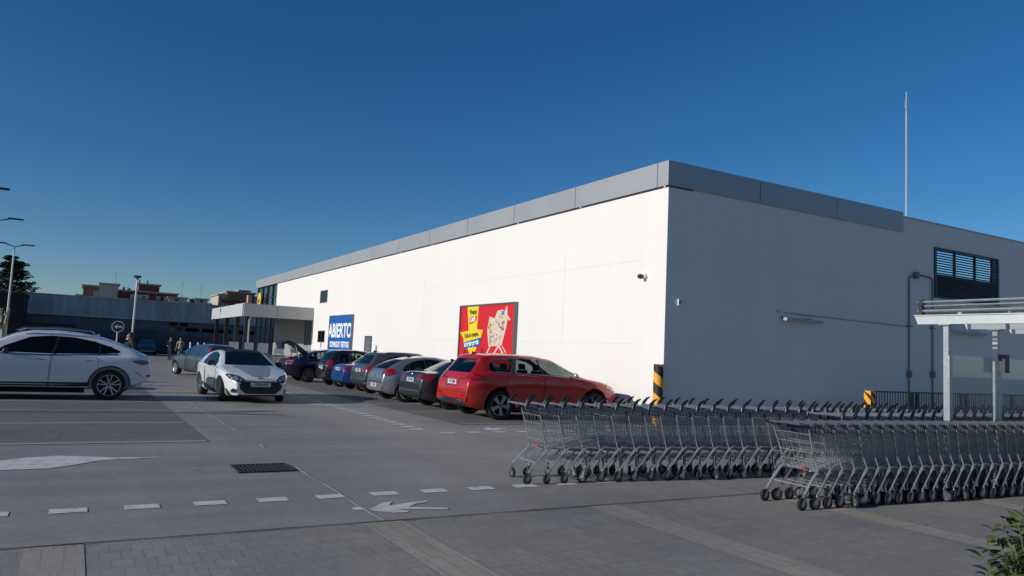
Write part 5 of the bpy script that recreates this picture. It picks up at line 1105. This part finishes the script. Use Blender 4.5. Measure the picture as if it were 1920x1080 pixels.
# ------------------------------------------------------------------ shopping trolleys
def lerp(a, b_, t): return tuple(a[i] + (b_[i] - a[i]) * t for i in range(3))
def basket(nx, seat=True):
    """tapering wire basket. corners: rear/front, top/bottom, half widths"""
    g = MB(); R = .0029
    rt, rb, ft, fb = (.12, .285, .975), (.235, .245, .435), (.98, .20, .90), (.90, .165, .575)   # x, half width, z
    def P(u, v, sgn):          # u along 0 rear..1 front, v 0 bottom..1 top
        a = lerp(rb, fb, u); b_ = lerp(rt, ft, u); q = lerp(a, b_, v); return (q[0], sgn * q[1], q[2])
    for sg in (-1, 1):
        for k in range(nx + 1):
            u = k / nx; g.tube([P(u, 0, sg), P(u, 1, sg)], R, 3)
        for v in (.12, .3, .5, .72): g.tube([P(0, v, sg), P(1, v, sg)], R, 3)
        g.tube([P(0, 1, sg), P(.5, 1, sg), P(1, 1, sg)], .0055, 4); g.tube([P(0, 0, sg), P(1, 0, sg)], .005, 4)
    for k in range(1, 7):
        a = -1 + 2 * k / 7; g.tube([(P(1, 0, 1)[0], P(1, 0, 1)[1] * a, P(1, 0, 1)[2]), (P(1, 1, 1)[0], P(1, 1, 1)[1] * a, P(1, 1, 1)[2])], R, 3)
        g.tube([(P(0, 0, 1)[0], P(0, 0, 1)[1] * a, P(0, 0, 1)[2]), (P(0, 1, 1)[0], P(0, 1, 1)[1] * a, P(0, 1, 1)[2])], R, 3)
        g.tube([(P(0, 0, 1)[0], P(0, 0, 1)[1] * a, P(0, 0, 1)[2]), (P(1, 0, 1)[0], P(1, 0, 1)[1] * a, P(1, 0, 1)[2])], R, 3)
    for v in (0, .33, .66, 1): g.tube([P(1, v, -1), P(1, v, 1)], R if 0 < v < 1 else .005, 4)
    for v in (0, .2, .4, .6, .8): g.tube([P(0, v, -1), P(0, v, 1)], R, 3)
    for k in range(1, 12): g.tube([P(k / 12, 0, -1), P(k / 12, 0, 1)], R, 3)
    return g
def make_trolley(kind, name_label, group):
    e = empty('shopping_trolley', (0, 0, 0), 0, name_label, 'shopping trolley', group)
    basket(15).build('basket', M_chrome, e)
    g = MB()
    for sg in (-1, 1):
        if kind == 'horned':
            g.tube([(.015, sg * .30, .155), (.09, sg * .295, .235), (.26, sg * .275, .415), (.34, sg * .26, .455), (.86, sg * .19, .40), (.90, sg * .185, .36), (.90, sg * .185, .155)], .0125, 8, flat=1.5)
            g.tube([(.27, sg * .262, .43), (.235, sg * .25, .56), (.12, sg * .285, .96)], .008, 6)
            g.tube([(-.01, sg * .32, .18), (-.035, sg * .315, .25), (-.02, sg * .31, .33), (.10, sg * .30, .40)], .004, 5)
            g.tube([(.12, sg * .285, .965), (.03, sg * .285, 1.00), (-.045, sg * .285, 1.005)], .009, 6)
        else:
            g.tube([(.02, sg * .29, .155), (.10, sg * .285, .26), (.22, sg * .275, .405), (.27, sg * .27, .45), (.33, sg * .26, .463), (.40, sg * .25, .45), (.86, sg * .19, .40), (.90, sg * .185, .34), (.90, sg * .185, .155)], .019, 8, flat=.8)
            g.tube([(.09, sg * .30, .18), (.075, sg * .297, .24), (.17, sg * .292, .36), (.25, sg * .288, .425), (.32, sg * .28, .40), (.335, sg * .28, .35)], .0075, 6)
            g.tube([(.27, sg * .268, .46), (.21, sg * .25, .62), (.10, sg * .285, .93), (.02, sg * .29, .962)], .0085, 6)
    g.tube([(.30, -.26, .44), (.30, .26, .44)], .011, 6); g.tube([(.88, -.18, .38), (.88, .18, .38)], .011, 6); g.tube([(.5, -.22, .43), (.5, .22, .43)], .008, 6)
    g.tube([(.12, -.27, .26), (.12, .27, .26)], .008, 6)
    for k in range(7): a = -.18 + .06 * k; g.tube([(.16, a, .27), (.84, a * .8, .33)], .003, 4)
    g.build('frame', M_cartgrey, e, smooth=True)
    if kind == 'horned':
        g = MB(); g.tube([(-.05, -.27, 1.005), (-.05, .27, 1.005)], .0145, 10); h = g.build('handle', mat('handle_grey', (.13, .14, .16), .20, coat=.8), e, smooth=True)
        for sg in (-1, 1):
            g = MB(); g.tube([(-.065, sg * .29, .955), (-.055, sg * .29, 1.00), (-.03, sg * .29, 1.045), (.015, sg * .29, 1.09), (.062, sg * .29, 1.115)], [.018, .027, .025, .019, .009], 8, flat=.85); g.build('handle_horn', M_blackpl, h, smooth=True)
    else:
        g = MB(); g.tube([(.01, -.26, .985), (.01, .26, .985)], .0125, 10); h = g.build('handle', mat('handle_dark', (.09, .095, .11), .25, coat=.6), e, smooth=True)
        for sg in (-1, 1):
            g = MB(); g.tube([(.0, sg * .255, .985), (.0, sg * .30, .98), (.05, sg * .305, .955), (.11, sg * .29, .935)], [.019, .018, .014, .011], 8); g.build('handle_end', M_blackpl, h, smooth=True)
    g = MB(); g.box(-.075, -.01, -.05, .03, .955, .99) if kind == 'horned' else g.box(-.02, .045, -.05, .03, .935, .968); g.tube([(-.02, -.06, .955), (-.03, -.07, .90), (-.02, -.065, .86)], .003, 4); g.build('coin_lock', M_blackpl, e)
    g = MB(); g.prism([(.115, .955), (.135, .965), (.185, .865), (.170, .86)], 'y', -.24, .24); g.build('child_seat_flap', mat('flap_navy', (.018, .022, .040), .4), e)
    wt = MB(); wt.lathe([(.040, -.014), (.058, -.015), (.0625, -.009), (.0625, .009), (.058, .015), (.040, .014), (.038, .0), (.040, -.014)], (0, 0, 0), 'y', 18, 0); wt.lathe([(.001, -.010), (.040, -.010), (.040, .010), (.001, .010)], (0, 0, 0), 'y', 14, 1); wm = wt.mesh('wheel', True)
    fk = MB()
    for sg in (-1, 1): fk.prism([(-.012, .005), (.012, -.012), (.0, -.085), (-.052, -.095), (-.058, -.075)], 'y', sg * .019 - .002, sg * .019 + .002)
    fk.box(-.028, .022, -.021, .021, .0, .006); fk.cyl((0, 0, .006), .014, .03, 'z', 10); fm = fk.mesh('fork', False)
    wm = wm if kind == 'horned' else wm.copy()
    if kind != 'horned': wm.transform(Matrix.Scale(1.18, 4))
    for (x, y) in ((.02, .295), (.02, -.295), (.90, .185), (.90, -.185)):
        f = link('caster_fork', fm, M_alloy, e); f.location = (x, y, .148); f.rotation_euler = (0, 0, 0)
        w_ = link('wheel', wm, (M_rubber, mat('hub_grey', (.16, .16, .165), .4)), f); w_.location = (-.03, 0, -.0855 if kind == 'horned' else -.0742)
    return e
tA = make_trolley('horned', 'x', 'trolleys nested in the back row')
tC = make_trolley('plain', 'x', 'trolleys nested in the front row')
rt_ = random.Random(11)
def row(proto, n, x, y, step, lab, group, head, jy=0.004):
    for i in range(n):
        c = proto if i == 0 and lab[1] else copy_tree(proto)
        a = R_(head(i)); c.location = (x, y + rt_.uniform(-jy, jy), 0); c['group'] = group
        c['label'] = lab[0](i)
        c.rotation_euler = (0, 0, a + rt_.uniform(-.008, .008))
        for ch in c.children:
            if ch.name.startswith('caster'): ch.rotation_euler = (0, 0, rt_.choice([0, .15, -.3, .3, 1.2, -1.0, .4, 2.6]) * rt_.uniform(.4, 1))
        st = step(i) + rt_.uniform(-.008, .008); x += st * math.cos(a); y += st * math.sin(a)
row(tA, 52, 5.20, 8.62, lambda i: .270 if i < 26 else .245, (lambda i: ('leftmost and fully visible trolley of the back row, with a red tag' if i == 0 else ordinal(i) + ' trolley from the left end of the back row, nearest the wall'), True), 'trolleys nested in the back row', lambda i: -7.0 if i < 26 else -7.0 + min(5.5, (i - 26) * .8), jy=.006)
row(tA, 28, 9.40, 7.10, lambda i: .262, (lambda i: ordinal(i) + ' trolley from the left end of the middle row, ahead of the back row', False), 'trolleys nested in the middle row', lambda i: -1.4)
row(tC, 42, 7.47, 6.24, lambda i: .207, (lambda i: ('leftmost grey trolley of the front row, its whole rear end showing' if i == 0 else ordinal(i) + ' trolley from the left end of the front row, nearest the camera'), True), 'trolleys nested in the front row', lambda i: -4.4)
M_tag = mat('red_tag_plastic', (.55, .015, .05), .4)
for t_ in (tA, tC):
    g = MB(); g.box(.20, .225, -.14, -.08, .455, .475); g.box(.205, .22, -.08, .0, .462, .470); g.build('red_tag', M_tag, t_)
# a short row of far trolleys parked below the entrance canopy
for k in range(9):
    c = copy_tree(tC); c.location = (8.6 + .23 * k, 44.6, 0); c.rotation_euler = (0, 0, 0); c['group'] = 'far trolleys below the entrance canopy'
    c['label'] = ordinal(k) + ' trolley from the left in the far row before the canopy'

# ------------------------------------------------------------------ people
def person(loc, rz, label, pose, mats, hair_m, bag=None):
    e = empty('person', loc, rz, label, 'person')
    J = {}; ed = []; rad = {}
    def j(n, p, r, par=None):
        J[n] = (len(J), p); rad[n] = r
        if par: ed.append((J[par][0], J[n][0]))
    st = pose.get('stride', .12); al, ar = pose.get('al'), pose.get('ar')
    j('pelvis', (0, 0, .95), (.155, .115)); j('waist', (0, 0, 1.10), (.135, .105), 'pelvis'); j('chest', (0, 0, 1.28), (.165, .12), 'waist'); j('neck0', (0, 0, 1.44), (.085, .075), 'chest')
    j('neck', (0.01, 0, 1.50), (.052, .055), 'neck0'); j('head0', (.02, 0, 1.56), (.070, .078), 'neck'); j('head1', (.025, 0, 1.65), (.078, .092), 'head0'); j('head2', (.02, 0, 1.72), (.055, .065), 'head1')
    for s_, sg, arm in (('l', 1, al), ('r', -1, ar)):
        j('hip' + s_, (0, sg * .09, .90), (.10, .10), 'pelvis'); j('knee' + s_, (sg * st * .45 + .02, sg * .10, .50), (.064, .066), 'hip' + s_)
        j('ank' + s_, (sg * st - .02, sg * .10, .09), (.042, .045), 'knee' + s_); j('toe' + s_, (sg * st + .15, sg * .115, .035), (.038, .032), 'ank' + s_)
        j('sh' + s_, (0, sg * .19, 1.41), (.062, .062), 'neck0'); j('el' + s_, arm[0], (.046, .046), 'sh' + s_); j('wr' + s_, arm[1], (.030, .028), 'el' + s_)
        j('palm' + s_, arm[2], (.036, .020), 'wr' + s_)
        w0, p0 = Vector(arm[1]), Vector(arm[2]); d = (p0 - w0).normalized(); side = d.cross(Vector((0, 1, 0))).normalized() if abs(d.y) < .9 else Vector((1, 0, 0))
        for q, (off, ln) in enumerate(((-.028, .065), (-.010, .078), (.010, .074), (.028, .058))):
            a = p0 + d * .035 + side * off; b_ = a + d * ln * .55 + Vector((0, -sg * .012, 0)); c_ = b_ + d * ln * .45 + Vector((0, -sg * .022, 0))
            j('f%d0%s' % (q, s_), tuple(a), (.0095, .009), 'palm' + s_); j('f%d1%s' % (q, s_), tuple(b_), (.009, .0085), 'f%d0%s' % (q, s_)); j('f%d2%s' % (q, s_), tuple(c_), (.0075, .007), 'f%d1%s' % (q, s_))
        a = p0 - side * .04 + d * .0; b_ = a - side * .022 + d * .035
        j('t0' + s_, tuple(a), (.011, .010), 'palm' + s_); j('t1' + s_, tuple(b_), (.009, .009), 't0' + s_)
    me = bpy.data.meshes.new('body'); me.from_pydata([v[1] for v in J.values()], ed, [])
    o = bpy.data.objects.new('tmp', me); COL.objects.link(o)
    m1 = o.modifiers.new('s', 'SKIN'); m1.use_smooth_shade = True; m2 = o.modifiers.new('d', 'SUBSURF'); m2.levels = 1; m2.render_levels = 1
    for n, (i, p) in J.items(): me.skin_vertices[0].data[i].radius = rad[n]
    me.skin_vertices[0].data[0].use_root = True
    dg = bpy.context.evaluated_depsgraph_get(); dg.update(); r = bpy.data.meshes.new_from_object(o.evaluated_get(dg)); bpy.data.objects.remove(o)
    r.materials.clear(); [r.materials.append(m_) for m_ in mats]      # skin, top, trousers, shoes
    hands = [Vector(al[2]), Vector(ar[2])]
    for p in r.polygons:
        c = p.center; p.use_smooth = True
        if c.z > 1.475 or min((c - h).length for h in hands) < .105: p.material_index = 0
        elif c.z < .10: p.material_index = 3
        elif c.z < .94 and abs(c.y) < .23 and min((c - h).length for h in hands) > .16: p.material_index = 2
        else: p.material_index = 1
    body = link('body', r, mats, e)
    bm = bmesh.new(); bmesh.ops.create_uvsphere(bm, u_segments=18, v_segments=12, radius=1)
    L_ = pose.get('hair', 0)
    for v in bm.verts:
        k = 1.0; x, y, z = v.co
        v.co = Vector((x * .098 - .012, y * .090, z * .092 + 1.69))
        if x > .25 and z < .35: v.co.x = min(v.co.x, .045)
        if z < -.1 and x < .2: v.co.z -= L_ * abs(z); v.co.x -= .02 * abs(z)
    for f in bm.faces: f.smooth = True
    hm = bpy.data.meshes.new('hair'); bm.to_mesh(hm); bm.free(); link('hair', hm, hair_m, e)
    for sg in (-1, 1): g = MB(); g.tube([(.098, sg * .031, 1.655), (.106, sg * .031, 1.655)], .009, 8); g.build('eye', M_blackpl, e)
    g = MB(); g.prism([(.095, 1.650), (.122, 1.615), (.092, 1.610)], 'y', -.011, .011); g.build('nose', mats[0], e)
    g = MB(); g.box(.088, .098, -.022, .022, 1.578, 1.586); g.build('mouth', mat('lips', (.25, .08, .07), .5), e)
    return e
skin_ = mat('skin', (.42, .24, .17), .55); dk = mat('cloth_black', (.012, .012, .016), .85); nav = mat('cloth_navy', (.02, .024, .04), .85); cre = mat('cloth_cream', (.36, .31, .26), .85); lt = mat('trousers_light', (.20, .20, .22), .85); sh_ = mat('shoes_dark', (.02, .02, .02), .7)
rest = lambda sg: ((-.03, sg * .25, 1.14), (.04, sg * .26, .90), (.06, sg * .255, .83))
bent = lambda sg: ((-.02, sg * .24, 1.15), (.20, sg * .15, 1.08), (.27, sg * .11, 1.09))
hd = mat('hair_dark', (.012, .008, .007), .7); hb = mat('hair_brown', (.06, .03, .018), .7)
person((6.28, 61.9, 0), R_(-115), 'person in dark jacket and trousers walking beside the one in cream', dict(stride=.16, al=bent(1), ar=bent(-1), hair=.02), (skin_, dk, nav, sh_), hd)
p2 = person((7.02, 62.4, 0), R_(-100), 'person in a cream coat with light trousers walking in the distance', dict(stride=.17, al=bent(1), ar=rest(-1), hair=.10), (skin_, cre, lt, sh_), hb)
g = MB(); g.tube([(.02, -.17, 1.42), (.0, -.27, 1.2), (.02, -.30, .95)], .01, 5); g.box(-.06, .14, -.36, -.28, .72, .96); g.build('shoulder_bag', mat('bag_tan', (.30, .22, .14), .7), p2)
person((1.44, 25.2, 0), R_(-150), 'dark-haired person in a black jacket standing behind the white SUV', dict(stride=.05, al=rest(1), ar=rest(-1), hair=.12), (skin_, dk, dk, sh_), hd)

# ------------------------------------------------------------------ trees and bush
def leafmat(name, col, var=.35, rough=.6, trans=.0):
    m = mat(name, col, rough); t = m.node_tree; b = t.nodes['Principled BSDF']
    oi = t.nodes.new('ShaderNodeNewGeometry'); mr = t.nodes.new('ShaderNodeMapRange'); mr.inputs[3].default_value = 1 - var; mr.inputs[4].default_value = 1 + var
    t.links.new(oi.outputs['Random Per Island'], mr.inputs[0]); vm = t.nodes.new('ShaderNodeVectorMath'); vm.operation = 'SCALE'; vm.inputs[0].default_value = col
    t.links.new(mr.outputs[0], vm.inputs['Scale']); t.links.new(vm.outputs[0], b.inputs['Base Color']); return m
bark = mat('bark', (.09, .07, .055), .9, var=.3, scale=6, bump=.6, bscale=20); bark_p = mat('bark_pale', (.34, .31, .23), .85, var=.35, scale=4, bump=.3)
def conifer(loc, h, rad, label):
    e = empty('cedar_tree', loc, 0, label, 'conifer'); r = random.Random(21); t = MB(); f = MB()
    t.tube([(0, 0, 0), (.1, 0, h * .5), (0, .05, h * .97)], [.42, .25, .05], 9)
    for k in range(118):
        z = h * (.30 + .68 * (k / 117.0)); a = r.uniform(0, 6.283); rr = rad * (1.0 - ((z / h - .30) / .74) ** 1.6) * r.uniform(.55, 1.08) + .5
        tip = (rr * math.cos(a), rr * math.sin(a), z + r.uniform(-.2, .5)); t.tube([(0, 0, z - .3), (tip[0] * .5, tip[1] * .5, z + .12), tip], [.07, .04, .015], 4)
        # flat layered sprays of needles along the limb
        for q in range(46):
            u = r.uniform(.22, 1.03); w_ = rr * .30 * (1.15 - u) + .25; sd = r.uniform(-w_, w_)
            x = tip[0] * u - math.sin(a) * sd; y = tip[1] * u + math.cos(a) * sd; zz = z + .15 + (tip[2] - z) * u + r.uniform(-.10, .12) - abs(sd) * .12
            s_ = r.uniform(.12, .30); b0 = r.uniform(0, 6.28)
            f.add([(x + s_ * math.cos(b0), y + s_ * math.sin(b0), zz - .03), (x + s_ * .4 * math.cos(b0 + 1.8), y + s_ * .4 * math.sin(b0 + 1.8), zz + .06), (x - s_ * math.cos(b0), y - s_ * math.sin(b0), zz - .05), (x + s_ * .4 * math.cos(b0 - 1.8), y + s_ * .4 * math.sin(b0 - 1.8), zz + r.uniform(-.08, .04))], [(0, 1, 2, 3)])
    t.build('trunk', bark, e, smooth=True); me = f.mesh('crown', fix=False); link('crown', me, leafmat('cedar_green', (.022, .036, .028)), e)
conifer((-6.6, 97, 0), 9.45, 4.0, 'dark spreading conifer rising behind the dark block at the left')
def plane_tree(loc, h, label, seed):
    e = empty('pollarded_tree', loc, 0, label, 'bare tree', 'pollarded bare trees'); r = random.Random(seed); t = MB()
    t.tube([(0, 0, 0), (.03, 0, h * .35), (0, .02, h * .62)], [.17, .14, .13], 9); t.build('trunk', bark_p, e, smooth=True); c = MB()
    for k in range(7):
        a = r.uniform(0, 6.28); l = r.uniform(.5, 1.0); p1 = (math.cos(a) * l * .5, math.sin(a) * l * .5, h * .72); p2_ = (math.cos(a) * l * .8, math.sin(a) * l * .8, h * r.uniform(.86, 1.0))
        c.tube([(0, 0, h * .58), p1, p2_], [.10, .075, .085], 7)
        for q in range(4): b0 = r.uniform(0, 6.28); c.tube([p2_, (p2_[0] + .12 * math.cos(b0), p2_[1] + .12 * math.sin(b0), p2_[2] + .16)], [.03, .012], 4)
    c.build('crown', bark_p, e, smooth=True)
plane_tree((-3.95, 57, 0), 3.0, 'pale pollarded bare tree right of the left edge lamp post', 4)
plane_tree((-4.75, 57.5, 0), 3.1, 'pale pollarded bare tree at the very left edge', 9)
for k_, (x_, y_, h_) in enumerate(((-7.2, 28.6, 3.6), (-8.0, 31.5, 3.9), (-6.6, 34.8, 3.4), (-8.8, 39.5, 4.2))):  # unseen trees added out of frame to throw streak shadows across the lanes
    plane_tree((x_, y_, 0), h_, ['nearest', 'second', 'third', 'farthest'][k_] + ' of the unseen bare trees added beyond the left edge to cast shadows', 30 + k_)
def bush(loc, label):
    e = empty('evergreen_bush', loc, 0, label, 'bush'); r = random.Random(8); t = MB(); lf = MB(); yl = MB()
    for k in range(80):
        a = r.uniform(0, 6.283); rr = r.uniform(.05, .46) ** .9; h = r.uniform(.42, .96) * (1.04 - rr * .45); tx, ty = rr * math.cos(a), rr * math.sin(a)
        stem = [(tx * .3, ty * .3, 0), (tx * .7, ty * .7, h * .5), (tx, ty, h)]; t.tube(stem, [.007, .005, .003], 5)
        for q in range(22):
            u = .25 + .75 * q / 21; zz = h * u; bx, by = tx * (.3 + .7 * u), ty * (.3 + .7 * u); d = r.uniform(0, 6.28); el = r.uniform(-.2, .9); L_ = r.uniform(.055, .10); w_ = L_ * .34
            ax = Vector((math.cos(d) * math.cos(el), math.sin(d) * math.cos(el), math.sin(el))); sd = ax.cross(Vector((0, 0, 1))).normalized(); up = sd.cross(ax).normalized(); b0 = Vector((bx, by, zz)) + ax * .012
            pts = []; fold = r.uniform(.15, .4)
            for (s_, wv) in ((0, .04), (.25, .75), (.55, 1.0), (.82, .62), (1, .02)):
                c_ = b0 + ax * L_ * s_ - up * (.22 * L_ * s_ * s_); pts += [c_ + sd * w_ * wv + up * w_ * wv * fold, c_, c_ - sd * w_ * wv + up * w_ * wv * fold]
            fs = []
            for i in range(4): fs += [(i * 3, i * 3 + 1, i * 3 + 4, i * 3 + 3), (i * 3 + 1, i * 3 + 2, i * 3 + 5, i * 3 + 4)]
            (yl if (u > .9 and r.random() < .5) else lf).add(pts, fs)
    t.build('stems', mat('green_stem', (.10, .13, .04), .7), e, smooth=True)
    me = lf.mesh('crown', fix=False); [setattr(p, 'use_smooth', True) for p in me.polygons]; o = link('crown', me, leafmat('laurel_leaf', (.040, .056, .018), .5, .35), e)
    me = yl.mesh('young_leaves', fix=False); link('young_leaves', me, leafmat('young_leaf', (.11, .13, .028), .3, .35), o)
bush((5.05, 2.22, 0), 'glossy green bush at the lower right corner beside the camera')
